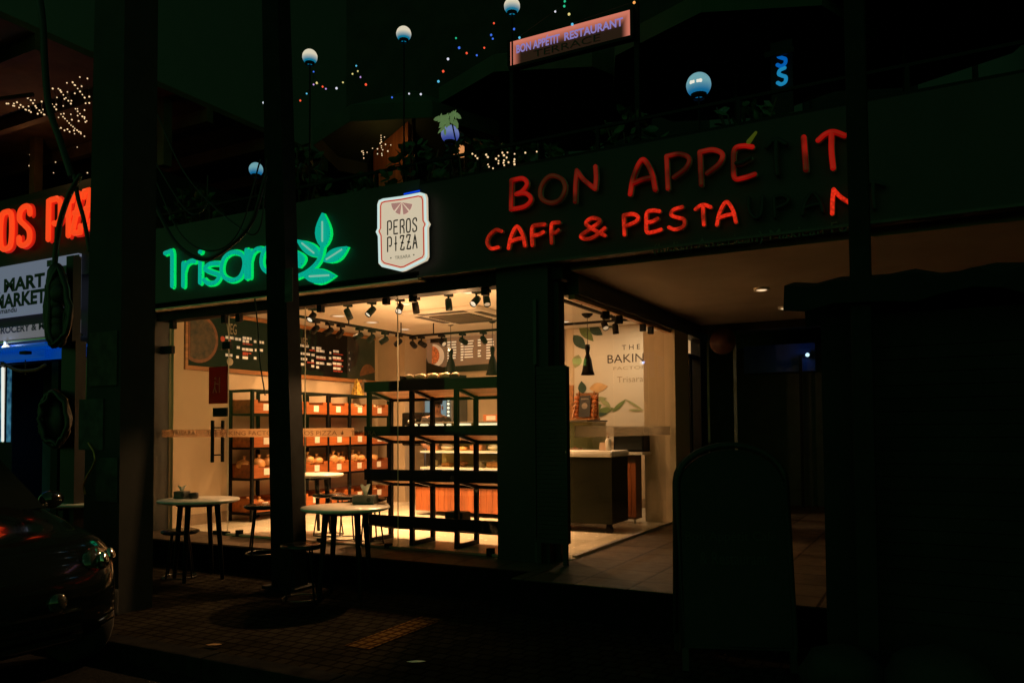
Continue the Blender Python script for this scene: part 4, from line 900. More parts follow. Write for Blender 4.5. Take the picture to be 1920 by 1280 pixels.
# staff member behind the case
def person(loc, rz):
    J={'pel':(0,0,.92,.13),'sp':(0,.01,1.12,.125),'ch':(0,.0,1.32,.14),'nk':(0,0,1.45,.055),'hd':(0,-.02,1.54,.075),'top':(0,-.01,1.63,.08),
       'sl':(.17,0,1.38,.062),'el':(.23,-.03,1.1,.042),'wl':(.17,-.24,1.02,.03),'hl':(.14,-.32,1.02,.028),'sr':(-.17,0,1.38,.062),'er':(-.23,-.03,1.1,.042),'wr':(-.17,-.24,1.0,.03),'hr':(-.14,-.32,1.0,.028),
       'hipl':(.09,0,.86,.09),'kl':(.1,-.01,.48,.06),'al':(.1,.02,.09,.042),'fl':(.1,-.12,.04,.035),'hipr':(-.09,0,.86,.09),'kr':(-.1,-.01,.48,.06),'ar':(-.1,.02,.09,.042),'fr':(-.1,-.12,.04,.035)}
    E=[('pel','sp'),('sp','ch'),('ch','nk'),('nk','hd'),('hd','top'),('ch','sl'),('sl','el'),('el','wl'),('wl','hl'),('ch','sr'),('sr','er'),('er','wr'),('wr','hr'),('pel','hipl'),('hipl','kl'),('kl','al'),('al','fl'),('pel','hipr'),('hipr','kr'),('kr','ar'),('ar','fr')]
    for s,sg in (('l',1),('r',-1)):
        h=Vector(J['h'+s][:3])
        for k in range(4):
            n='f%s%d'%(s,k); L=(.06,.07,.065,.05)[k]; J[n]=(h.x+sg*(.024-.016*k),h.y-L*.7,h.z+.0,.009); J[n+'t']=(h.x+sg*(.024-.016*k),h.y-L,h.z-.03,.007); E+=[('h'+s,n),(n,n+'t')]
        J['t'+s]=(h.x-sg*.045,h.y-.01,h.z+.01,.01); E.append(('h'+s,'t'+s))
    names=list(J); me=bpy.data.meshes.new('p'); me.from_pydata([J[n][:3] for n in names],[(names.index(a),names.index(b)) for a,b in E],[])
    o=bpy.data.objects.new('p',me); COL.objects.link(o); sm=o.modifiers.new('s','SKIN'); ss=o.modifiers.new('ss','SUBSURF'); ss.levels=2; ss.render_levels=2
    for i,n in enumerate(names): me.skin_vertices[0].data[i].radius=(J[n][3],J[n][3])
    me.skin_vertices[0].data[0].use_root=True
    dg=bpy.context.evaluated_depsgraph_get(); m2=bpy.data.meshes.new_from_object(o.evaluated_get(dg)); COL.objects.unlink(o); bpy.data.objects.remove(o)
    r=empty('person',loc,rz)
    b=bpy.data.objects.new('body',m2); COL.objects.link(b); b.parent=r; m2.materials.append(mat('skin',(.28,.14,.08),.55,0,.1,10)); m2.materials.append(mat('dark_shirt',(.03,.025,.02),.8,0,.2,20))
    for pz in m2.polygons:
        pz.use_smooth=True; c=pz.center
        if c.z<1.42 and not (c.y<-.1 and c.z>.8): pz.material_index=1
    g=MB(); g.ball((0,-.01,1.60),.102,14,8,(.86,1.0,1.1),bot=.05); hr=obj('hair',g,mat('black_hair',(.008,.007,.006),.5,0,.2,40),r)
    g=MB(); g.ball((0,-.115,1.545),.017,8,6,(1,1.2,1.6)); obj('nose',g,MATS['skin'],r)
    for sg in (-1,1):
        g=MB(); g.ball((sg*.032,-.095,1.57),.011,8,6); obj('eye',g,mat('eye_dark',(.02,.018,.016),.2),r)
        g=MB(); g.ball((sg*.088,0,1.555),.028,8,6,(.4,.8,1.2)); obj('ear',g,MATS['skin'],r)
    g=MB(); g.tube([(-.025,-.1,1.503),(0,-.105,1.5),(.025,-.1,1.503)],.005,6); obj('mouth',g,mat('lip',(.2,.07,.06),.5),r)
    g=MB(); g.ball((0,-.012,1.63),.108,14,6,(.88,1.02,.8),bot=.1); g.box(-.07,-.2,1.635,.07,-.09,1.647,bev=.004); obj('cap',g,BLACK,r)
    return r
p=atY(813,757,9.62); PS=person((p.x+.05,9.62,FZ-.1),R(35)); PS.scale=(1,1,p.z/1.58*.985 if False else 1.0); tag(PS,'person in a dark cap and dark shirt standing behind the display case','person')

# side counter, slat counter, oven, bottle, card, chips rack
OC=empty('olive_counter',(-4,8.2,FZ)); tag(OC,'dark olive service counter with rounded white top near the side window','counter')
c0=atZ(1060,990,FZ); 
ox1=atY(1147,900,8.05).x
g=MB(); g.box(-4.4,8.05,.36,ox1,8.55,1.08); obj('body',g,mat('olive_panel',(.016,.017,.009),.6,0,.2,4,spec=.06),OC,True)
g=MB(); g.box(-4.42,8.02,1.081,ox1+.015,8.58,1.15,bev=.03); obj('top',g,WHITE,OC,True)
for xx in (-4.2,ox1-.06):
    g=MB(); g.lathe([(.035,0),(.05,.02),(.03,.1)],12,Matrix.Translation((xx,8.12,FZ))); obj('foot',g,BLACK,OC,True)
SC=empty('slat_counter',(-3.6,9.6,FZ)); tag(SC,'wooden slat counter with white top before the mural','counter')
sx0=atY(1120,900,9.0).x; sx1=atY(1207,850,9.0).x; zt_=atY(1180,848,9.0).z
xr=atY(1190,900,9.02).x
g=MB(); xx=atY(1148,900,9.02).x
while xx<xr: g.box(xx,9.02,.34,xx+.055,9.05,.98); xx+=.06
obj('slat_front',g,WOODS,SC,True)
g=MB(); g.box(xr-.45,9.051,FZ+.05,xr,9.27,zt_-.03); obj('body',g,mat('brown_side',(.12,.06,.03),.6),SC,True)
g=MB(); g.box(xr-.5,8.95,zt_-.028,sx1,9.3,zt_+.004,bev=.006); obj('top',g,WHITE,SC,True)
g=MB(); g.tube([(xr-.03,9.1,FZ),(xr-.03,9.1,FZ+.12)],.015,8); obj('foot',g,ALU,SC,True)
OV=empty('glass_oven',(-3.3,9.15,zt_+.006)); tag(OV,'black glass fronted oven on the white topped slat counter','oven')
a_=atY(1150,847,9.05); b_=atY(1206,800,9.05)
g=MB(); g.box(a_.x,9.06,zt_+.006,b_.x,9.29,b_.z,bev=.008); obj('body',g,BLACK,OV,True)
g=MB(); g.box(a_.x+.02,9.052,zt_+.03,b_.x-.02,9.059,b_.z-.02); obj('door',g,BLACKG,OV,True)
SB=empty('sanitizer_bottle',(0,0,0)); p=atY(1147,846,8.25); SB.location=(p.x-.04,8.25,1.151); tag(SB,'white pump bottle of hand sanitizer on the olive counter corner','bottle')
g=MB(); g.lathe([(.028,0),(.034,.006),(.034,.11),(.022,.13),(.012,.135)],14); obj('body',g,WHITE,SB)
g=MB(); g.lathe([(.012,.135),(.012,.155),(.005,.157),(.005,.185)],10); g.box(-.035,-.008,.183,.012,.008,.196); obj('pump',g,mat('pump_orange',(.5,.3,.18),.4),SB)
p=atY(1133,840,8.22); g=MB(); g.box(-.04,-.002,0,.04,.002,.09); o=obj('counter_card',g,mat('pinkish_card',(.6,.42,.3),.6,0,.05,9),None); o.location=(p.x-.02,8.22,1.151); o.rotation_euler=(R(-8),0,0); tag(o,'small blank pinkish card standing beside the pump bottle','card')
CHR=empty('snack_rack',(-4.5,8.9,1.5)); p=atY(1097,772,9.1); CHR.location=(p.x,9.1,1.501); tag(CHR,'small counter rack of orange snack packets with a black poster','rack')
g=MB(); g.box(-.16,-.1,0,.16,.1,.02); g.box(-.15,.06,.02,.15,.08,.34); g.bar((-.14,-.08,.02),(-.1,.06,.36),.015); g.bar((.14,-.08,.02),(.1,.06,.36),.015); obj('frame',g,WOODF,CHR)
ORP=mat('orange_packet',(.65,.2,.06),.35,0,.5,30)
g=MB()
for k in range(5):
    for sgn in (-1,1): g.ball((sgn*.12,-.02+.012*k,.06+.055*k),.04,8,5,(1,.6,.75))
obj('packets',g,ORP,CHR)
g=MB(); g.box(-.07,-.05,.03,.08,-.04,.3,Matrix.Rotation(R(-8),4,'X')); po=obj('poster',g,mat('black_poster',(.015,.013,.012),.4),CHR)
g=MB(); g.box(-.045,-.056,.25,.055,-.052,.265,Matrix.Rotation(R(-8),4,'X')); g.lathe([(.04,0),(.001,.004)],14,Matrix.Rotation(R(-8),4,'X')@Matrix.Translation((.005,-.052,.17))@Matrix.Rotation(R(90),4,'X'),cap=False); obj('poster_print',g,mat('poster_grey',(.4,.33,.28),.5),po)

# mural on the back wall
MU=empty('mural_panel',(-3.9,BY,1.0)); tag(MU,'cream mural with green leaves lettered THE BAKING FACTORY on the back wall','mural')
m0=atY(1078,700,BY); m1=atY(1330,700,BY); mz1=atY(1150,608,BY).z
MUM=mat('mural_cream',(.68,.6,.48),.7,0,.04,2)
g=MB(); g.box(m0.x,BY-.02,1.2,m1.x,BY,min(mz1,CZ-.01)); obj('panel',g,MUM,MU,True)
MI=mat('mural_ink',(.05,.03,.02),.7,0,.1,5); MI2=mat('mural_ink_faded',(.36,.29,.2),.7,0,.1,5)
g=MB(); text_px(g,'T H E',1166,1200,646,655,BY-.022); text_px(g,'BAKING',1139,1226,663,679,BY-.022); obj('dark_lettering',g,MI,MU,True)
g=MB(); text_px(g,'FACTORY',1150,1222,686,692,BY-.022); text_px(g,'Trisara',1157,1206,705,716,BY-.022); obj('faded_lettering',g,MI2,MU,True)
LG=[mat('mural_green',(.14,.2,.06),.7,0,.3,8),mat('mural_dark_green',(.03,.07,.045),.7,0,.3,8),mat('mural_pale_green',(.32,.34,.16),.7,0,.2,8),mat('mural_peach',(.62,.38,.17),.7,0,.2,8)]
dd=.002
def mleaf(b,t,w,m):
    global dd
    g=MB(); dd+=.0006; g.prism(px_poly(leaf_poly(b,t,w),BY-.02-dd),BY-.0205-dd,BY-.02-dd); obj('painted_leaf',g,LG[m],MU,True)
mleaf((1086,610),(1113,640),9,0); mleaf((1075,628),(1098,655),10,1); mleaf((1105,612),(1130,628),9,1); mleaf((1128,605),(1158,614),5,1); mleaf((1090,612),(1108,600),6,1)
mleaf((1085,665),(1078,690),9,2); mleaf((1093,738),(1090,714),8,1); mleaf((1105,728),(1140,724),9,3); mleaf((1112,750),(1104,738),9,0); mleaf((1108,770),(1128,758),8,0); mleaf((1120,772),(1152,765),6,0); mleaf((1148,772),(1174,748),4,0); mleaf((1172,748),(1207,769),2.2,2); mleaf((1178,768),(1207,769),2.2,2); mleaf((1112,748),(1138,746),4,2); mleaf((1125,748),(1144,762),4,2); mleaf((1135,750),(1146,768),3,2); mleaf((1110,778),(1140,775),4,1)
g=MB(); g.box(m0.x-.12,BY-.03,FZ,m0.x-.02,BY,2.05); obj('wood_edge',g,WOODF,MU,True)
# dark wall menu piece to the left of the mural is part of the counter menu

# inside table and stools
def make_stool(seatz,dark=True):
    r=empty('round_stool')
    g=MB(); g.lathe([(.02,seatz-.035),(.15,seatz-.035),(.175,seatz-.02),(.175,seatz-.005),(.15,seatz+.005),(.02,seatz)],20); obj('seat',g,BLACKG,r)
    for k in range(4):
        a=math.pi/4+k*math.pi/2; c,s=math.cos(a),math.sin(a)
        g=MB(); g.tube([(c*.10,s*.10,seatz-.035),(c*.13,s*.13,seatz*.5),(c*.16,s*.16,.012)],.008,6); obj('leg',g,BLACK,r)
    g=MB(); g.tube([(.155*math.cos(i*math.pi/8),.155*math.sin(i*math.pi/8),.012) for i in range(16)],.007,6,closed=True); obj('foot_ring',g,mat('chrome_ring',(.10,.10,.095),.3,1,.05,9),r)
    return r
STO=make_stool(.45); KIDS[STO.name]=children(STO)
def stool(x,y,z,label,first=[True]):
    if first[0]: o=STO; first[0]=False
    else: o=copy_tree(STO)
    o.location=(x,y,z); o.rotation_euler=(0,0,random.uniform(0,1)); tag(o,label,'stool','round black stools'); return o
for (px,py,lb) in ((616,925,'black round stool inside the window, left of the three under the table'),(650,929,'black round stool inside the window, middle one behind the tissue box'),(692,934,'black round stool inside the window beside the shelf rack leg'),(494,946,'black round stool inside the door in front of the crate rack')):
    p=atZ(px,py,FZ+.45); stool(p.x,p.y,FZ,lb)
def make_table(h,r_,m=WHITE):
    t=empty('round_table')
    g=MB(); g.lathe([(.02,h-.03),(r_-.03,h-.03),(r_-.004,h-.02),(r_,h-.01),(r_-.004,h),(.02,h)],40); obj('top',g,m,t)
    for k in range(4):
        a=R(20)+k*math.pi/2; c,s=math.cos(a),math.sin(a)
        g=MB(); g.tube([(c*r_*.5,s*r_*.5,h-.031),(c*r_*.66,s*r_*.66,.01)],.027,8,r2=.018); obj('leg',g,BLACK,t)
    g=MB(); g.lathe([(r_*.5,h-.06),(r_*.55,h-.06),(r_*.55,h-.031),(r_*.5,h-.031)],24,cap=False); obj('apron',g,BLACK,t)
    return t
TB=make_table(.75,.37); KIDS[TB.name]=children(TB)
p=atZ(373,935,.75); TB.location=p*1; TB.location.z=0; tag(TB,'round white cafe table on the pavement before the glass door','table','round white cafe tables'); T1=p
T2=copy_tree(TB); p=atZ(648,949,.75); T2.location=(p.x,p.y,0); T2.rotation_euler=(0,0,R(50)); tag(T2,'round white cafe table with a tissue box right of the steel pole','table','round white cafe tables'); T2p=p
T3=copy_tree(TB); p=atZ(150,940,.75); T3.location=(p.x,p.y,0); tag(T3,'round white cafe table mostly hidden behind the dark pillar','table','round white cafe tables')
IT=make_table(.655,.36); p=atZ(582,888,FZ+.655); IT.location=(p.x,p.y,FZ); tag(IT,'round white table inside the shop behind the pole','table')
p=atZ(338,993,.45); stool(p.x,p.y,0,'black round stool tucked under the cafe table before the glass door')
p=atZ(566,1020,.45); stool(p.x,p.y,0,'black round stool on the pavement at the foot of the steel pole')
# things on the tables
GRB=mat('grey_box',(.13,.125,.11),.6,0,.2,12)
def tissue(loc,rz,label,w=.1,d=.06,h=.075,tall=.06):
    t=empty('tissue_box',loc,rz); tag(t,label,'tissue box')
    g=MB(); g.box(-w,-d,0,w,d,h,bev=.008); obj('box',g,GRB,t)
    g=MB(); g.lathe([(.02,0),(.001,.003)],12,Matrix.Translation((.05,-d-.001,h*.5))@Matrix.Rotation(R(90),4,'X'),cap=False); obj('round_mark',g,mat('dark_mark',(.03,.03,.03),.5),t)
    g=MB(); n=9
    vs=[];fs=[]
    for i in range(n):
        a=i/(n-1)*math.pi*1.5; 
        for j in range(4): k=j/3; vs.append(((.012+.026*k)*math.cos(a)+.012*k*math.sin(a*3),(.006+.022*k)*math.sin(a)*.8,h-.002+tall*k*(.8+.25*math.sin(a*2))))
    for i in range(n-1):
        for j in range(3): fs.append((i*4+j,i*4+j+1,(i+1)*4+j+1,(i+1)*4+j))
    g.add(vs,fs,True); obj('tissue',g,PAPER,t)
p=atZ(685,944,.75); tissue((p.x,p.y,.751),R(20),'grey tissue box with a white tissue pulled up on the right cafe table',tall=.095)
p=atZ(341,934,.75); tissue((p.x,p.y,.751),R(10),'dark napkin box with a thin napkin on the left cafe table',.06,.05,.07,.055)
p=atZ(363,934,.75); g=MB(); g.lathe([(.03,0),(.045,.005),(.045,.05),(.038,.055),(.001,.04)],16); o=obj('ashtray',g,mat('dark_ceramic',(.04,.035,.03),.3,0,.2,9),None); o.location=(p.x,p.y,.751); tag(o,'round dark ashtray beside the napkin box','ashtray')

# ================================================================== STREET FURNITURE
PO=empty('steel_pole',(0,0,0)); b0=atZ(541,1105,0); tp=atY(524,0,b0.y); PO.location=b0; PO.location.z=0; tag(PO,'tall dark square steel pole standing between the two cafe tables','pole')
g=MB(); d=(tp-b0); ex=b0+d*1.35
def sect(c,h,yw=None): return [Vector((c.x-h,c.y-h*.8,c.z)),Vector((c.x+h,c.y-h*.8,c.z)),Vector((c.x+h,c.y+h*.8,c.z)),Vector((c.x-h,c.y+h*.8,c.z))]
b1=Vector((b0.x,b0.y,0)); py0=b0.y
def pq(l,r_,y): 
    a=atY(l,y,py0); c=atY(r_,y,py0+.16); return [Vector((a.x,py0,a.z)),Vector((c.x,py0,a.z)),Vector((c.x,py0+.16,a.z)),Vector((a.x,py0+.16,a.z))]
A_=pq(509,577,1104); B_=pq(491,544,0)
for v in A_: v.z=0
B_=[a_+(b_-a_)*1.3 for a_,b_ in zip(A_,B_)]
g.add(A_+B_,[(3,2,1,0),(4,5,6,7),(0,1,5,4),(1,2,6,5),(2,3,7,6),(3,0,4,7)]); obj('shaft',g,STEEL,PO,True)
g=MB(); g.box(A_[0].x-.06,py0-.06,.0,A_[1].x+.06,py0+.22,.025,bev=.008); obj('base_plate',g,STEEL,PO,True)
q=atY(541,545,b0.y-.012); g=MB(); g.box(q.x-.04,q.y-.006,q.z-.1,q.x+.05,q.y+.004,q.z+.2); obj('torn_notice',g,mat('dark_paper',(.07,.08,.075),.9,0,.4,12),PO,True)
PI=empty('concrete_pillar',(0,0,0)); b0=atZ(222,1152,0); PI.location=(b0.x,b0.y+.25,0); tag(PI,'broad dark concrete pillar with torn posters rising beside the parked car','pillar')
y0=b0.y; xl=atY(155,1000,y0).x; xr_=atY(287,1000,y0+.3).x; cxp=(xl+xr_)/2; hw=(xr_-xl)/2
g=MB(); g.add([(xl,y0,0),(xr_,y0,0),(xr_,y0+.3,0),(xl,y0+.3,0),(xl+.12,y0,8.5),(xr_,y0,8.5),(xr_,y0+.3,8.5),(xl+.12,y0+.3,8.5)],[(3,2,1,0),(4,5,6,7),(0,1,5,4),(1,2,6,5),(2,3,7,6),(3,0,4,7)]); obj('shaft',g,DARKC,PI,True)
g=MB(); g.box(cxp-hw-.02,y0-.06,.001,cxp+hw+.02,y0-.001,.2,bev=.02); obj('plinth',g,DARKC,PI,True)
for k,(xx,zz,w,h) in enumerate(((-.12,1.25,.3,.4),(.08,.85,.26,.34),(.02,1.75,.34,.42))):
    g=MB(); g.box(cxp+xx-w/2,y0-.012,zz,cxp+xx+w/2,y0-.003,zz+h,Matrix.Translation((0,0,0))); obj('torn_poster',g,mat('old_poster_%s'%('grey','green','brown')[k],((.04,.042,.04),(.03,.042,.032),(.042,.036,.028))[k],.9,0,.5,10),PI,True)
g=MB(); q=atY(178,905,y0-.02); pts=[atY(168+12*math.sin(t*.9)*(t>0)-2,830+95*t/6,y0-.03)+Vector((.02*t/6,0,0)) for t in range(7)]; g.tube(pts,.008,6); obj('glint_line',g,mat('gold_glint',(.5,.22,.08),.3,.9,.2,12),PI,True)  # curved gold glint on the pillar, modelled as a bright bent wire

# cable bundle with coils at the far left
CB=empty('cable_bundle',(0,0,0)); c0=atY(110,600,4.3); CB.location=(c0.x,4.3,0); tag(CB,'thick black bundle of coiled utility cables hanging before the left shop signs','cables')
def cpx(pts,Y,r,n=10): 
    g=MB(); g.tube([atY(x,y,Y) for x,y in spl(pts,n)],r,6); return g
g=cpx([(150,330),(128,370),(112,420),(104,480),(102,520)],4.3,.024); obj('cable',g,CABLE,CB,True)
g=cpx([(140,330),(146,370),(158,415),(168,470)],4.32,.018); obj('cable',g,CABLE,CB,True)
g=cpx([(72,-20),(80,40),(84,120),(92,200),(112,262),(134,330)],4.34,.03); obj('cable',g,CABLE,CB,True)
g=MB(); a=atY(128,700,4.4); g.box(a.x-.105,4.4,0,a.x+.105,4.5,atY(128,640,4.4).z); g.box(a.x-.05,4.4,atY(128,640,4.4).z,a.x+.05,4.48,atY(128,480,4.4).z); obj('post',g,CABLE,CB,True)
for k in range(12):
    cx_=103+random.uniform(-4,4); g=MB(); pts=[]
    for t in range(24):
        a=2*math.pi*t/24; x=cx_+ (24+random.uniform(-3,3))*math.cos(a)*(.8+.25*math.sin(a+1)); y=575+(70+random.uniform(-8,8))*math.sin(a); pts.append(atY(x,y,4.25+.02*k))
    g.tube(pts,.022,6,closed=True); obj('coil',g,CABLE,CB,True)
g=MB()
for k in range(7):
    g.ball(atY(104+random.uniform(-4,4),515+k*18,4.3),.085+.012*math.sin(k),10,8,(1.1,.7,1.3))
obj('wrapped_core',g,CABLE,CB,True)
for k in range(8):
    cx_=102; g=MB(); pts=[]
    for t in range(24):
        a=2*math.pi*t/24; x=cx_+(26+random.uniform(-4,4))*math.cos(a); y=785+(48+random.uniform(-6,6))*math.sin(a); pts.append(atY(x,y,4.25+.02*k))
    g.tube(pts,.022,6,closed=True); obj('coil',g,CABLE,CB,True)
g=MB(); g.ball(atY(103,785,4.36),.13,12,8,(1,.5,1.7)); obj('wrapped_core',g,CABLE,CB,True)
# overhead wires drooping in front of the fascia
for i,(pts,Y,r,lb) in enumerate((([(288,380),(330,455),(378,486),(420,470),(470,420),(498,330)],4.9,.018,'thick black cable sagging across the top of the teal lettering'),
 ([(288,330),(340,440),(400,470),(450,430),(488,300)],4.9,.007,'thin black wire looping between pillar and pole, upper one'),([(288,300),(350,395),(385,388),(390,330)],4.9,.007,'thin black wire making a short loop beside the pillar'),
 ([(288,200),(350,330),(440,420),(486,430),(500,300)],4.9,.007,'thin black wire looping deepest beside the steel pole'),([(478,560),(484,620),(488,680),(497,740)],4.95,.006,'thin black wire hanging down the left of the steel pole'))):
    g=cpx(pts,Y,r); o=obj('hanging_wire',g,CABLE,None,True); tag(o,lb,'wire','wires strung along the street')

# A-frame board
a=atZ(1278,1238,0); b=atZ(1472,1242,0); mid=(a+b)/2; AF=empty('sandwich_board',(mid.x,mid.y,0)); tag(AF,'dark arched sandwich board standing on the pavement with faint menu lettering','sign board')
ux=(b-a); W_=ux.length; ang=math.atan2(ux.y,ux.x); AF.rotation_euler=(0,0,ang)
tilt=R(9); H=1.30
def arch(w,h0,h1,n=14):
    P=[(-w/2,h0),(w/2,h0),(w/2,h1-.22)]
    for i in range(n+1):
        t=math.pi*i/n; P.append((w/2*math.cos(t)*1.0,h1-.22+.22*math.sin(t)))
    return P
for s in (1,-1):
    M=Matrix.Translation((0,s*-.0 if s>0 else .0,0))@Matrix.Translation((0,(-.21 if s>0 else .21),0))@Matrix.Rotation(-tilt*s,4,'X')
    w=W_+.06
    g=MB(); g.prism(arch(w-.06,.14,H-.03),-.012,.012,M); nm=obj('board',g,mat('blackboard',(.005,.005,.0048),.8,0,.3,5),AF)
    g=MB(); pth=[Vector((x,0,zz)) for x,zz in arch(w-.03,.13,H)]; g.tube([M@v for v in pth],.02,6,closed=True); obj('frame',g,mat('dark_wood',(.01,.009,.008),.7,0,.3,9),AF)
    for xx in (-w/2+.03,w/2-.03):
        g=MB(); g.bar(M@Vector((xx,0,.005)),M@Vector((xx,0,.13)),.035); obj('leg',g,mat('dark_wood',(.01,.009,.008),.7,0,.3,9),AF)
    if s>0:
        t=MB(); text_to(t,'Bon Appétit Cafe',-.28,.24,.72,.79,-.016); text_to(t,'& Restaurant',-.2,.18,.6,.67,-.016); t.v=[tuple(M@Vector(v)) for v in t.v]; obj('chalk_lettering',t,mat('faded_chalk',(.022,.024,.022),.8),nm)

# right-hand pole and covered kiosk
RP=empty('slim_post',(0,0,0)); b0=atY(1621,900,4.6); RP.location=(b0.x,4.6,0); tag(RP,'tall straight dark post in front of the passage beside the covered kiosk','pole')
hw=18*m_per_px(b0); RP.location=(atY(1597,700,4.6-hw).x+hw,4.6,0); g=MB(); g.box(-hw,-hw,0,hw,hw,7.5,bev=.01); obj('shaft',g,STEEL,RP)
g=MB(); g.box(-hw-.05,-hw-.05,0,hw+.05,hw+.05,.02); obj('base_plate',g,STEEL,RP)
KI=empty('market_kiosk',(.6,5.1,0)); tag(KI,'closed dark street kiosk with shutters and a ragged tarpaulin roof at right','kiosk')
kx0=atY(1545,900,4.75).x; 
g=MB(); g.box(kx0,4.75,.06,2.6,5.25,2.0); obj('body',g,mat('kiosk_dark',(.012,.0125,.0115),.9,0,.3,3,spec=.25),KI,True)
g=MB()
for k in range(22): g.box(kx0+.15,4.735+.003*(k%2),.35+k*.07,2.4,4.749,.35+k*.07+.066)
obj('shutter',g,mat('kiosk_dark',(0,0,0)),KI,True)
g=MB(); n=26; vs=[]; fs=[]
for i in range(n):
    x=kx0-.16+(3.2)*i/(n-1)
    for j,(yy,zz) in enumerate(((4.5,2.06),(4.55,2.16),(4.9,2.24),(5.3,2.2),(5.35,2.08))): vs.append((x,yy,zz+random.uniform(-.02,.02)-(random.uniform(0,.06) if j in(0,4) else 0)))
for i in range(n-1):
    for j in range(4): fs.append((i*5+j,i*5+j+1,i*5+j+6,i*5+j+5))
g.add(vs,fs); tp_=obj('tarpaulin',g,mat('dark_tarp',(.009,.0095,.009),.9,0,.3,5,spec=.2),KI,True); so=tp_.modifiers.new('t','SOLIDIFY'); so.thickness=.012
g=MB(); 
for k,(x,y,s) in enumerate(((kx0+.08,4.5,.17),(kx0+.4,4.48,.2),(kx0+.75,4.5,.18))): g.ball((0,0,0),s,12,8,(1.2,.9,.8)) if False else None
for k,(x,y,s,lb) in enumerate(((kx0+.1,4.45,.17,'small slumped dark sack at the left foot of the kiosk'),(kx0+.55,4.42,.21,'larger slumped dark sack in front of the kiosk shutter'))):
    g=MB(); g.ball((0,0,s*.72),s,14,8,(1.2,.9,.8),bot=-.86); 
    g.v=[(v[0]+.02*math.sin(v[2]*30+v[0]*20),v[1]+.02*math.cos(v[0]*25),v[2]) for v in g.v]; g.v=[(v[0],v[1],max(0.003,v[2])) for v in g.v]
    o=obj('sack',g,mat('dark_sack',(.006,.0065,.006),.8,0,.4,9,bump=.5),None); o.location=(x,y,0); tag(o,lb,'sack')

# dark menu stand by the pier (louvred panel)
LV=empty('louvred_panel',(-2.8,6.1,FZ)); tag(LV,'tall dark louvred shutter panel standing by the corner pier','shutter')
a=atY(1020,850,6.15).x; b=atY(1078,850,6.15).x; zt0=atY(1050,690,6.15).z; zb0=atY(1050,1005,6.15).z
g=MB(); k=zb0
while k<zt0: g.box(a,6.0,k,b-.012,6.024,k+.036); k+=.038
obj('slats',g,FASB,LV,True)
g=MB(); g.box(a-.02,5.99,zb0-.04,a-.001,6.05,zt0+.03); g.box(b-.011,5.99,zb0-.04,b,6.05,zt0); g.box(a,5.99,zb0-.04,b-.012,6.05,zb0-.001); g.box(a,6.0,FZ,a+.04,6.03,zb0-.041); g.box(b-.05,6.0,FZ,b-.012,6.03,zb0-.041); obj('frame',g,FASB,LV,True)
# ================================================================== PASSAGE BACK
for i,(px,py) in enumerate(((1428,540),(1472,575))):
    p=atZ(px,py,2.76); r=empty('soffit_downlight',(p.x,p.y,2.76)); tag(r,['bright round downlight nearer the street in the passage soffit','bright round downlight farther back in the passage soffit'][i],'light','downlights in the passage soffit')
    g=MB(); g.lathe([(.05,-.02),(.075,-.025),(.08,0)],18,cap=False); obj('trim_ring',g,WHITE,r)
    g=MB(); g.lathe([(.001,-.03),(.035,-.026),(.05,-.02)],16,cap=False); obj('lamp_face',g,emis('soffit_lamp_face',(1.0,.72,.42),1.0,sample=False),r)
    lamp('POINT',(p.x,p.y,2.66),.04,(1,.5,.17),.03)
PSN=empty('round_red_sign',(0,0,0)); p=atY(1355,640,10.4); PSN.location=(p.x,10.4,FZ); tag(PSN,'dim round dark red sign on a pale post in the passage','sign')
g=MB(); g.lathe([(.17,-.01),(.17,.01)],24,Matrix.Translation((p.x,10.4,p.z))@Matrix.Rotation(R(90),4,'X')); obj('disc',g,mat('dim_red_disc',(.09,.03,.015),.6,0,.2,7),PSN,True)
g=MB(); q=atY(1378,680,10.42); g.box(q.x-.02,10.41,FZ,q.x+.02,10.44,q.z+.25); obj('post',g,mat('pale_post',(.12,.14,.12),.6),PSN,True)
BS=empty('blue_passage_sign',(0,0,0)); p=atY(1395,700,12); q=atY(1528,642,12); BS.location=(p.x,12,1); tag(BS,'dim blue board at the back of the passage lit by a small lamp','sign')
g=MB(); g.box(p.x,12,p.z,q.x,12.06,q.z); obj('board',g,mat('blue_board',(.03,.09,.35),.5,0,.25,3),BS,True)
g=MB(); l=atY(1514,665,11.85); g.box(l.x-.12,11.86,FZ,l.x-.08,11.9,l.z); g.bar((l.x-.1,11.88,l.z),(l.x,11.86,l.z),.02); g.ball(l+Vector((0,.03,0)),.035,8,6); obj('lamp_arm',g,BLACK,BS,True)
g=MB(); g.ball(l,.028,10,8); obj('lamp_bulb',g,emis('cool_bulb',(.55,.85,.95),1.3,sample=False),BS,True)
lamp('POINT',l+Vector((-.05,-.06,0)),.12,(.2,.45,1),.02)
g=MB(); g.box(p.x-1.2,12.2,FZ-.01,q.x+.8,12.3,2.6); GT=obj('metal_gate',g,mat('gate_dark',(.03,.034,.03),.5,.3,.3,6),None,True); tag(GT,'dark closed metal gate across the back of the passage','gate')

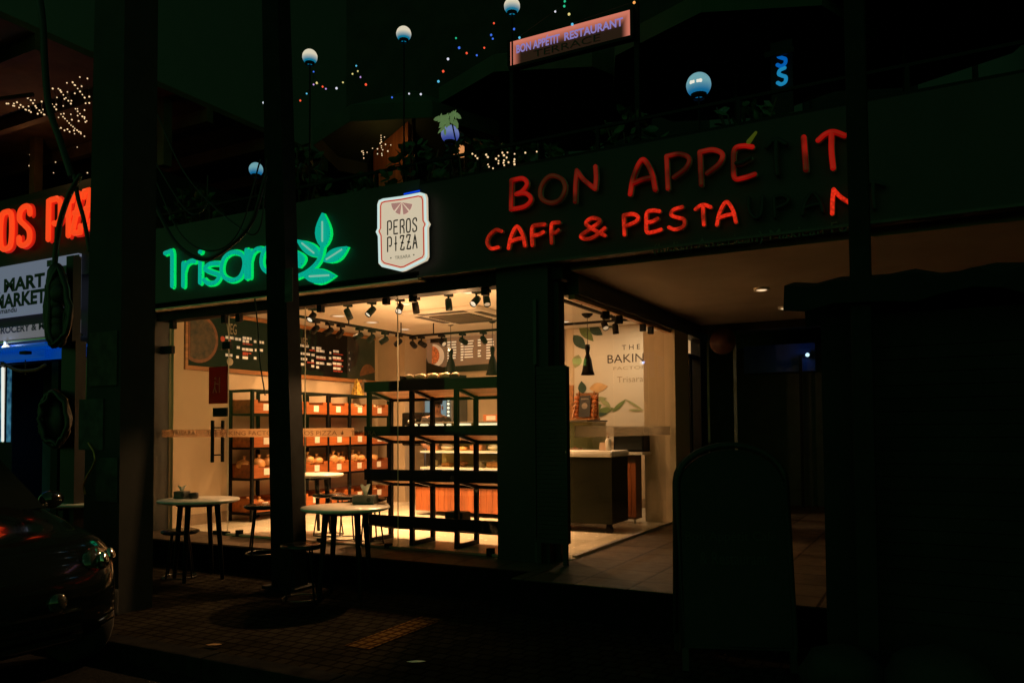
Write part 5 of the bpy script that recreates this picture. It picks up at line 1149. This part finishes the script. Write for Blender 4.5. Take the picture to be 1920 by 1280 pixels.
# ================================================================== TERRACE
TR=empty('terrace_railing',(-3,6.2,3.6)); tag(TR,'thin dark railing along the front edge of the terrace','railing')
g=MB(); 
for zz in (3.75,3.95): g.bar((-8.5,6.22,zz),(3.4,6.22,zz),.025)
obj('rail',g,BLACK,TR,True)
for k in range(11): 
    g=MB(); x=-8.4+1.18*k; g.box(x-.015,6.205,3.6,x+.015,6.235,3.96); obj('post',g,BLACK,TR,True)
def gl_mat(name,c0,c1,s=1.0):
    m=bpy.data.materials.new(name); m.use_nodes=True; n=m.node_tree; bs=n.nodes['Principled BSDF']; L=n.links.new
    bs.inputs['Base Color'].default_value=(.3,.35,.36,1); bs.inputs['Roughness'].default_value=.15
    tc=n.nodes.new('ShaderNodeTexCoord'); sp=n.nodes.new('ShaderNodeSeparateXYZ'); L(tc.outputs['Generated'],sp.inputs[0])
    cr=n.nodes.new('ShaderNodeValToRGB'); L(sp.outputs[2],cr.inputs[0]); cr.color_ramp.elements[0].position=.1; cr.color_ramp.elements[1].position=.5
    cr.color_ramp.elements[0].color=c0+(1,); cr.color_ramp.elements[1].color=c1+(1,)
    L(cr.outputs[0],bs.inputs['Emission Color']); bs.inputs['Emission Strength'].default_value=s; return m
GLB=gl_mat('globe_glass',(.0,.16,.28),(.70,.62,.47),.95); GLC=gl_mat('globe_glass_blue',(.005,.13,.30),(.16,.36,.42),.9)
def globe(px,py,rpx,Y,label,m,base=3.6,glow=1.0):
    p=atY(px,py,Y); r_=rpx*m_per_px(p); o=empty('globe_lamp',(p.x,p.y,base)); tag(o,label,'lamp','globe lamps along the terrace')
    g=MB(); g.tube([(p.x,p.y,base),(p.x,p.y,p.z-r_*1.05)],.009,8); obj('post',g,BLACK,o,True)
    g=MB(); g.lathe([(r_*.45,-r_*1.15),(r_*.62,-r_*1.0),(r_*.66,-r_*.72),(r_*.5,-r_*.7)],16,Matrix.Translation(p),cap=False); obj('cup',g,BLACK,o,True)
    g=MB(); g.ball(p,r_,20,14,bot=-.8); obj('globe',g,m,o,True)
    if m is GLC:
        pass
    return p,r_
globe(960,12,15,6.3,'white globe lamp above the pink signboard',GLB); globe(757,64,14,6.3,'white globe lamp on its post, highest left of the signboard',GLB); globe(581,107,14,6.3,'white globe lamp half hidden by leaves right of the pole',GLB)
globe(480,318,13,6.3,'bluish globe lamp low down beside the steel pole',GLC); p,r_=globe(1310,160,23,6.3,'largest bluish globe lamp with bright core above the red letters',GLC)
g=MB(); g.ball(p+Vector((0,-r_*.8,-r_*.02)),r_*.55,14,10,(1,.35,.6),bot=-.95); inner=obj('bright_core',g,emis('globe_core',(.8,.76,.66),1,sample=False),bpy.data.objects['globe_lamp.004'],True)
globe(844,252,17,6.3,'violet blue globe lamp covered by broad green leaves',gl_mat('globe_violet',(.04,.06,.32),(.16,.20,.48),.8))
# plants
def leafquad(mb,c,d,w,nrm=None):
    c=Vector(c); d=Vector(d); s=d.cross(nrm or Vector((random.uniform(-1,1),random.uniform(-1,1),random.uniform(-1,1)))); s=s.normalized()*w if s.length>1e-6 else Vector((w,0,0)); up=d.cross(s).normalized()*w*.3
    mb.add([c,c+d*.35+s,c+d*.75+s*.8,c+d,c+d*.75-s*.8,c+d*.35-s,c+d*.5-up],[(0,1,6),(1,2,6),(2,3,6),(3,4,6),(4,5,6),(5,0,6)])
def plant(name,x,y,z0,h,r_,n,label,leaf=.12,m=LEAFM,grp='plants along the terrace edge'):
    o=empty(name,(x,y,z0)); tag(o,label,'plant',grp)
    g=MB(); g.lathe([(.1,0),(.14,.22),(.15,.24),(.13,.24),(.12,.2),(.01,.2)],14); obj('pot',g,mat('dark_pot',(.03,.028,.024),.7,0,.2,7),o)
    g=MB(); 
    for k in range(5):
        a=random.uniform(0,6.28); g.tube([(0,0,.2),(r_*.3*math.cos(a),r_*.3*math.sin(a),h*.5),(r_*.6*math.cos(a),r_*.6*math.sin(a),h*.9)],.008,5)
    obj('stem',g,mat('stem_brown',(.05,.04,.02),.8),o)
    g=MB()
    for k in range(n):
        a=random.uniform(0,6.28); u=random.random()**.5; zz=.22+(h-.22)*random.random(); rr=r_*u*math.sin(math.pi*min(1,.25+.7*(zz/h)))
        leafquad(g,(rr*math.cos(a),rr*math.sin(a),zz),Vector((math.cos(a)*random.uniform(.3,1),math.sin(a)*random.uniform(.3,1),random.uniform(-.7,.5))).normalized()*leaf*random.uniform(.7,1.3),leaf*.28)
    obj('foliage',g,m,o); return o
for i,(px,h,r_,n) in enumerate(((360,.8,.4,150),(560,1.0,.42,180),(690,.5,.36,120),(775,.75,.40,150),(870,.7,.35,140),(930,.6,.36,130),(1010,.5,.3,110),(1180,.6,.4,120),(1400,.55,.4,120))):
    p=atY(px,300,6.5); plant('potted_plant',p.x,6.55,3.6 if False else 3.26,h+.3,r_,n,['leafy dark potted plant left of the steel pole on the terrace','leafy dark potted plant just right of the steel pole','leafy dark potted plant over the left fairy lights','leafy dark potted plant beside the violet globe','leafy dark potted plant under the violet globe','leafy dark potted plant over the right fairy lights','small dark potted plant above the letter B','leafy dark potted plant above the letter A','leafy dark potted plant under the large blue globe'][i])
# broad leaves over the violet globe, its light on them put in as emission
p=atY(848,236,6.2); o=empty('broad_leaf_plant',(p.x+.1,6.22,3.6)); tag(o,'broad green leaves over the violet globe with its glow painted in','plant')
g=MB()
for k,(dx,dz,ang_,L) in enumerate(((-.02,.09,215,.11),(.0,.10,250,.10),(.04,.10,285,.12),(.07,.08,320,.13),(-.05,.06,190,.09),(-.02,.03,235,.08),(.03,.02,262,.09),(.06,.03,290,.08),(.10,.0,300,.1))):
    q=p+Vector((dx,-.06-.008*k,dz)); leafquad(g,q,Vector((math.cos(R(ang_)),-.2,math.sin(R(ang_))))*L,.022,Vector((0,1,.2)))
for k in range(22):
    q=p+Vector((random.uniform(-.07,.12),random.uniform(-.1,-.02),random.uniform(-.02,.12))); a_=R(random.uniform(200,340)); leafquad(g,q,Vector((math.cos(a_),random.uniform(-.4,.1),math.sin(a_)))*random.uniform(.06,.11),.014,Vector((random.uniform(-.4,.4),1,random.uniform(-.3,.5))))
obj('foliage',g,mat('glow_painted_leaf',(.14,.26,.08),.5,0,.6,14,em=(.16,.26,.10),es=.5),o,True)
g=MB(); g.tube([(p.x+.1,6.22,3.6),(p.x+.08,6.2,3.9),(p.x+.01,6.18,p.z+.02)],.008,6); obj('stem',g,mat('stem_brown',(.05,.04,.02),.8),o,True)
# parasols with green canopies
PAR=mat('green_canopy',(.02,.045,.025),.8,0,.25,3)
for i,(x,y,r_,z0,lb) in enumerate(((-5.6,7.9,1.2,4.95,'dark green terrace parasol left of the globe lamps'),(-3.9,8.2,1.3,5.2,'dark green terrace parasol behind the pink signboard'),(-1.7,7.9,1.3,5.1,'dark green terrace parasol right of the pink signboard'),(-.2,8.1,1.3,5.2,'dark green terrace parasol behind the blue letters'))):
    o=empty('parasol',(x,y,3.25)); tag(o,lb,'parasol','green parasols on the terrace')
    g=MB(); g.lathe([(r_,z0-3.25-.18),(r_,z0-3.25),(.05,z0-3.25+.6)],8,cap=False); cnp=obj('canopy',g,PAR,o); so=cnp.modifiers.new('t','SOLIDIFY'); so.thickness=.006
    for pz in cnp.data.polygons: pz.use_smooth=False
    g=MB(); g.tube([(0,0,0),(0,0,z0-3.25+.6)],.022,8); obj('pole',g,STEEL,o)
# string lights
COLS={'r':(1.0,.10,.04),'b':(.05,.16,.8),'c':(.10,.5,.75),'y':(.75,.62,.22),'p':(.5,.3,.7),'w':(.72,.72,.85),'g':(.02,.5,.24),'o':(1,.4,.1)}
BM_={k:emis('bulb_'+{'r':'red','b':'blue','c':'cyan','y':'yellow','p':'pink','w':'white','g':'green','o':'orange'}[k],v,1.0,sample=False) for k,v in COLS.items()}
WB=emis('bulb_warm',(1.0,.68,.36),1.0,sample=False)
bm_cache={}
def bulbmesh(r,m):
    k=(round(r,4),m.name)
    if k not in bm_cache:
        g=MB(); g.ball((0,0,0),r,8,6); me=bpy.data.meshes.new('bulb'); me.from_pydata(g.v,[],g.f); me.materials.append(m); me.polygons.foreach_set('use_smooth',[True]*len(g.f)); bm_cache[k]=me
    return bm_cache[k]
def string(pts,label,grp,r,loc=None):
    """pts: list of (Vector, material)"""
    c=pts[0][0]; o=empty('string_light',c); tag(o,label,'string light',grp)
    g=MB(); g.tube([p for p,m in pts],.003,4); obj('wire',g,CABLE,o,True)
    for p,m in pts:
        b=bpy.data.objects.new('bulb',bulbmesh(r*random.choice((.85,1,1.15)),m)); COL.objects.link(b); b.parent=o; b.location=p-c-Vector((0,0,r))
def cs(s): 
    out=[]
    for t in s.split():
        k,x,y=t.split(','); out.append((atY(float(x),float(y),6.28),BM_[k]))
    return out
string(cs('w,494,191 r,563,187 c,575,174 p,588,157 b,588,133 y,594,154 r,605,161 p,611,165 w,631,164 y,643,153 y,661,137 c,668,122 y,671,132 p,676,143 r,686,157'),'string of coloured bulbs right of the pole below the half hidden globe','coloured string lights',.0105)
string(cs('b,735,181 w,767,174 w,789,175 c,822,151 r,831,132 w,840,109 g,855,70 b,861,88 r,875,98 b,894,102 r,908,88 b,924,71 b,921,64 r,926,42'),'string of coloured bulbs rising toward the highest globe','coloured string lights',.0105)
string(cs('b,964,53 c,974,69 w,1041,20 g,1058,10 g,1059,1 y,1067,25 c,1073,44 o,1189,3'),'string of coloured bulbs over the pink signboard','coloured string lights',.0105)
def fl(s,k,ox,oy,f):
    out=[]
    for t in s.split():
        x,y=t.split(','); out.append((f(ox+float(x)/k,oy+float(y)/k),WB))
    return out
S1='47,727 60,727 98,727 92,742 102,744 120,718 145,737 135,755 163,750 178,768 184,771 202,746 205,776 218,787 195,687 202,681 218,703 244,703 233,724 250,744 257,757 266,799 278,775 291,790 294,713 303,769 310,804 316,806'
S2='350,672 352,711 367,731 384,750 397,768 397,734 372,621 402,684 412,622 425,633 432,645 447,665 446,744 455,694 465,687 476,645 482,707 504,707 500,727 472,581 513,577 526,596 532,598 528,655 548,621 565,642 563,540 576,605 581,664 597,685 617,550 630,678 604,725 630,723'
S3='413,825 430,801 450,798 445,820 458,833 474,850 488,865 501,880 500,803 507,841 515,890 528,903 532,764 546,764 548,782 548,812 564,799 555,850 581,818 596,773 596,823 596,834 603,857 612,850 418,905 430,899 455,916 476,908 491,926 522,917 526,940 544,915 557,926 570,930 571,940 596,958'
fz=lambda x,y: atZ(x,y,5.3)
string(fl(S1,3.763,0,0,fz),'net of warm fairy lights at the far left under the canopy','warm fairy lights',.0085)
string(fl(S2,3.763,0,0,fz),'net of warm fairy lights under the canopy, upper one','warm fairy lights',.0085)
string(fl(S3,3.763,0,0,fz),'net of warm fairy lights under the canopy, lowest one beside the pillar','warm fairy lights',.0085)
f6=lambda x,y: atY(x,y,6.9)
string(fl('136,921 132,957 132,994 222,1018 211,1090 206,1166',3.763,0,0,f6),'hanging strand of few cool white bulbs below the canopy at far left','warm fairy lights',.008)
string(fl('545,1035 392,1141 378,1216 617,1216',3.763,0,0,f6),'hanging strand of four white bulbs just above the orange letters','warm fairy lights',.008)
f7=lambda x,y: atY(x,y,6.75)
string(fl('98,443 110,438 113,457 115,474 118,510 151,452 205,412 255,418 255,467 290,283 325,299 291,305 291,327 294,347 282,362 294,388 296,407 307,427 298,464 300,482 335,372 388,378 358,440',5.333,660,200,f7),'cluster of warm fairy lights on the terrace left of the violet globe','warm fairy lights',.0065)
string(fl('1204,463 1235,484 1254,508 1342,472 1358,496 1360,570 1370,593 1410,608 1440,513 1466,484 1466,534 1464,559 1504,452 1519,478 1520,529 1515,553 1522,577 1565,548 1547,501 1555,450 1626,464 1625,518 1621,541 1625,567 1733,452 1847,441',5.333,660,200,lambda x,y: atY(x,y,6.1)),'cluster of warm fairy lights on the terrace above the letter B','warm fairy lights',.0085)
# canopy of the left neighbour (timber pergola)
PG=empty('timber_pergola',(-9.8,7.5,4.7)); tag(PG,'dark timber canopy with beams over the fairy lights at top left','canopy')
PT=mat('pergola_timber',(.10,.06,.03),.8,0,.35,4)
g=MB(); g.box(-16,3.6,5.55,-8.2,11,5.62); obj('roof',g,PT,PG,True)
for k in range(6):
    g=MB(); g.box(-16,3.7+k*1.1,5.38,-8.2,3.8+k*1.1,5.549); obj('beam',g,PT,PG,True)
for x in (-8.5,-11.2):
    g=MB(); g.box(x,6.5,4.7,x+.12,6.62,5.549); obj('post',g,PT,PG,True)
g=MB(); g.tube([atZ(-30,190,5.3),atZ(60,178,5.3)],.03,6); obj('lit_beam',g,PT,PG,True)
lamp('POINT',(-10.4,6.0,5.0),2.2,(1,.5,.18),.05,name='fairy_glow')
lamp('POINT',atY(722,275,7.3),.5,(1,.42,.12),.05,name='fairy_glow')
a=atY(700,300,8.2); b=atY(765,218,8.2); g=MB(); g.box(a.x,8.2,3.25,b.x,8.26,b.z); TP=obj('timber_screen',g,woodmat('terrace_timber',(.3,.13,.05),2),None,True); tag(TP,'timber screen on the terrace lit warm behind the plants','screen')
lamp('POINT',atY(735,262,7.9),1.2,(1,.45,.14),.04,name='screen_glow')
# warm lantern on the terrace
p=atY(860,283,6.6); LT=empty('terrace_lantern',(p.x,6.6,3.4)); tag(LT,'small orange glowing lantern below the violet globe','lantern')
g=MB(); g.box(p.x-.05,6.58,p.z-.06,p.x+.045,6.64,p.z+.05,bev=.008); obj('glass',g,emis('lantern_orange',(.9,.36,.12),.75),LT,True)
g=MB(); g.box(p.x-.06,6.57,p.z+.052,p.x+.055,6.65,p.z+.07); g.bar((p.x,6.61,3.4),(p.x,6.61,p.z-.062),.02); obj('frame',g,BLACK,LT,True)

# ================================================================== LEFT SHOP DETAILS
g=MB(); p=atY(5,690,6.6); q=atY(5,826,6.6); r=empty('tube_light',(p.x,6.6,q.z)); tag(r,'vertical white tube light in the blue lit shop','light')
g.tube([q,p],.018,8); obj('tube',g,emis('cool_tube',(.85,.85,.78),1.0),r,True)
g=MB(); g.box(p.x-.03,6.62,q.z-.03,p.x+.03,6.65,p.z+.03); obj('fitting',g,ALU,r,True)
lamp('AREA',(p.x-.3,6.9,1.6),3.5,(.12,.4,1),.5,(0,.3,-.3))
g=MB(); p=atY(-60,828,7.4); q=atY(21,688,7.4); DF=empty('glow_fridge',(q.x-.3,7.4,0)); tag(DF,'glowing blue fridge added for the blue light of the far left shop','fridge')  # glowing body added to give the blue light of the shop interior
g.box(p.x,7.41,0,q.x+.04,7.9,q.z+.1); obj('cabinet',g,BLACK,DF,True)
def frg(name):
    m=emis(name,(.01,.12,.34),.55); n=m.node_tree; b=n.nodes['Principled BSDF']; tc=n.nodes.new('ShaderNodeTexCoord'); v=n.nodes.new('ShaderNodeTexVoronoi'); v.inputs['Scale'].default_value=9
    cr=n.nodes.new('ShaderNodeValToRGB'); cr.color_ramp.elements[0].color=(.0,.02,.10,1); cr.color_ramp.elements[1].color=(.08,.32,.45,1); n.links.new(tc.outputs['Object'],v.inputs['Vector']); n.links.new(v.outputs['Distance'],cr.inputs[0]); n.links.new(cr.outputs[0],b.inputs['Emission Color']); return m
g=MB(); g.box(p.x+.02,7.395,p.z,q.x,7.409,q.z); obj('door',g,frg('fridge_bottles_glow'),DF,True)
p=atY(11,652,6.2); r=empty('bare_bulb',(p.x,6.2,p.z)); tag(r,'round glowing bulb under the grocery strip sign','light')
g=MB(); g.ball((0,0,0),.048,14,10); obj('bulb',g,emis('bare_bulb_face',(.85,.83,.7),1.1,sample=False),r)
g=MB(); g.lathe([(.02,.045),(.025,.05),(.025,.1)],10); obj('socket',g,WHITE,r)
lamp('POINT',(p.x,6.1,p.z-.0),2.5,(.55,.75,1),.05)
GAR=mat('marigold',(.45,.13,.03),.7,0,.5,40,bump=.4)
pts=[atY(x,y,6.3) for x,y in spl([(-10,670),(12,684),(30,693),(48,695),(70,692),(85,684)],8)]
g=MB()
for q in pts: g.ball(q,.024,8,6,(1,1,1))
g2=MB()
o=obj('flower_garland',g,GAR,None,True); tag(o,'orange marigold garland hung across the left shop door','garland')
g=MB(); 
for k in range(7): g.ball(atY(48,676+k*4.2,6.3),.012,8,6)
o=obj('garland_tassel',g,GAR,None,True); tag(o,'short orange tassel hanging from the garland','garland')
g=MB(); q=atY(45,661,6.1); g.box(q.x-.07,6.08,q.z-.02,q.x+.07,6.16,q.z+.02); o=obj('security_camera',g,BLACK,None,True); tag(o,'small black camera fixed below the blue soffit','camera')

# ================================================================== CAR
def car(loc):
    c=empty('parked_car',loc); tag(c,'dark glossy hatchback parked at the kerb seen at its front corner','car')
    PAINT=mat('black_car_paint',(.006,.008,.008),.12,0,.15,4,coat=1)
    st=[(-1.78,.62,.42,.95,.72),(-1.7,.76,.25,1.3,.62),(-1.2,.81,.2,1.47,.6),(-.3,.82,.2,1.52,.6),(.35,.82,.2,1.48,.59),(.95,.82,.2,.97,.72),(1.35,.80,.2,.9,.7),(1.62,.74,.22,.82,.66),(1.76,.62,.3,.66,.56),(1.8,.45,.36,.56,.42)]
    vs=[];n=9
    for (x,w,zb,zt,rw) in st:
        belt=min(.88,zt-.06)
        half=[(0,zb),(w*.88,zb),(w,zb+.14),(w,belt-.12),(w*.97,belt),(rw if zt>1.1 else w*.9,zt-.05 if zt>1.1 else zt-.02),(rw*.6,zt),(0,zt+.01)]
        ring=[(x,y,z_) for y,z_ in half]+[(x,-y,z_) for y,z_ in half[-2:0:-1]]
        vs+=ring
    m=14; fs=[]
    for i in range(len(st)-1):
        for j in range(m): fs.append((i*m+j,i*m+(j+1)%m,(i+1)*m+(j+1)%m,(i+1)*m+j))
    fs.append(tuple(range(m))[::-1]); fs.append(tuple((len(st)-1)*m+j for j in range(m)))
    g=MB(); g.add(vs,fs,True); b=obj('body',g,PAINT,c); ss=b.modifiers.new('s','SUBSURF'); ss.levels=2; ss.render_levels=2
    GD=mat('car_glass',(.01,.013,.013),.06,0,.1,3)
    g=MB(); g.add([(.98,-.66,1.0),(.98,.66,1.0),(.42,.56,1.44),(.42,-.56,1.44),(.96,-.6,.98),(.96,.6,.98),(.4,.5,1.42),(.4,-.5,1.42)],[(0,1,2,3),(4,7,6,5),(0,4,5,1),(1,5,6,2),(2,6,7,3),(3,7,4,0)]); obj('windscreen',g,GD,c)
    for s in (-1,1):
        g=MB(); g.add([(.75,s*.80,.95),(-1.2,s*.80,.95),(-1.0,s*.66,1.38),(.3,s*.66,1.38),(.75,s*.76,.94),(-1.2,s*.76,.94),(-1.0,s*.6,1.36),(.3,s*.6,1.36)],[(0,1,2,3),(4,7,6,5),(0,4,5,1),(1,5,6,2),(2,6,7,3),(3,7,4,0)]); obj('side_window',g,GD,c)
        HL=mat('headlight_lens',(.04,.04,.034),.06,0,.3,20,coat=1)
        M=Matrix.Translation((1.60,s*.60,.70))@Matrix.Rotation(R(s*38),4,'Z')@Matrix.Rotation(R(-12),4,'Y')
        g=MB(); g.lathe([(.001,0),(.5,.0)]+[],3) if False else None
        g.ball((0,0,0),.12,18,10,(.62,1.5,.78)); g.v=[tuple(M@Vector(v)) for v in g.v]; h=obj('headlight',g,HL,c)
        g=MB()
        for yy,zz in ((-.07,0),(.06,.01)): g.ball((.075,yy,zz),.05,12,8,(.5,1,1))
        g.v=[tuple(M@Vector(v)) for v in g.v]; obj('reflector',g,mat('chrome',(.7,.7,.68),.08,1,.05,5),h)
        g=MB(); pts=[M@Vector((.05*math.cos(a),.19*math.sin(a),.115*math.cos(a*1.0)*0+ -.105)) for a in [R(t) for t in range(-80,81,20)]]; g.tube(pts,.009,6); obj('chrome_edge',g,MATS['chrome'],h)
        g=MB(); M2=Matrix.Translation((1.745,s*.585,.43)); 
        for k in range(5): g.bar(M2@Vector((.02-.0*k,-.05,-.0-.045*k+.1)),M2@Vector((-.03,s*.06+.0,-.045*k+.115)),.012)
        obj('bumper_vent',g,MATS['chrome'],c)
        g=MB(); g.lathe([(.001,.02),(.05,.015),(.055,0),(.05,-.02)],14,Matrix.Translation((1.80,s*.24,.53))@Matrix.Rotation(R(90),4,'Y')); obj('round_lamp',g,mat('fog_lens',(.03,.03,.028),.06,0,.2,15,coat=1),c)
        for x in (1.15,-1.15):
            Mw=Matrix.Translation((x,s*.76,.3))@Matrix.Rotation(R(90),4,'X')
            g=MB(); g.lathe([(.19,-.09),(.28,-.095),(.3,-.07),(.3,.07),(.28,.095),(.19,.09)],24,Mw,cap=False); w=obj('wheel',g,mat('tyre',(.015,.015,.015),.85,0,.2,20),c)
            g=MB(); g.lathe([(.195,-.085),(.18,-.03),(.05,-.05),(.03,-.06),(.001,-.06)],24,Mw,cap=False); g.lathe([(.195,.085),(.18,.03),(.05,.05),(.001,.06)],24,Mw,cap=False); obj('rim',g,ALU,w)
        g=MB(); g.ball((.62,s*.92,1.02),.07,10,8,(.7,1.3,.9)); g.bar((.66,s*.8,.97),(.63,s*.9,1.0),.03); obj('wing_mirror',g,PAINT,c)
    g=MB(); g.box(1.70,-.40,.42,1.80,.40,.46); g.box(1.72,-.38,.36,1.812,.38,.385); g.box(1.72,-.38,.31,1.812,.38,.335); obj('grille',g,BLACKG,c)
    g=MB(); g.bar((1.80,-.38,.475),(1.80,.38,.475),.018); obj('grille_trim',g,MATS['chrome'],c)
    return c
car((-6.22,2.52,-.11))
# fallen leaf / stone bits on the pavement
for i,(px,py,lb) in enumerate(((385,1212,'curled dry leaf on the pavement below the dark round shadow'),(762,1244,'pale scrap of paper on the pavement near the tactile strip'))):
    p=atZ(px,py,0); g=MB(); leafquad(g,(0,0,.012),(.12,.03,.01),.02,Vector((0,0,1))); o=obj('dry_leaf' if i==0 else 'paper_scrap',g,mat('dry_leaf_brown',(.4,.2,.08),.7) if i==0 else PAPER,None); o.location=(p.x,p.y,.003); tag(o,lb,'litter')
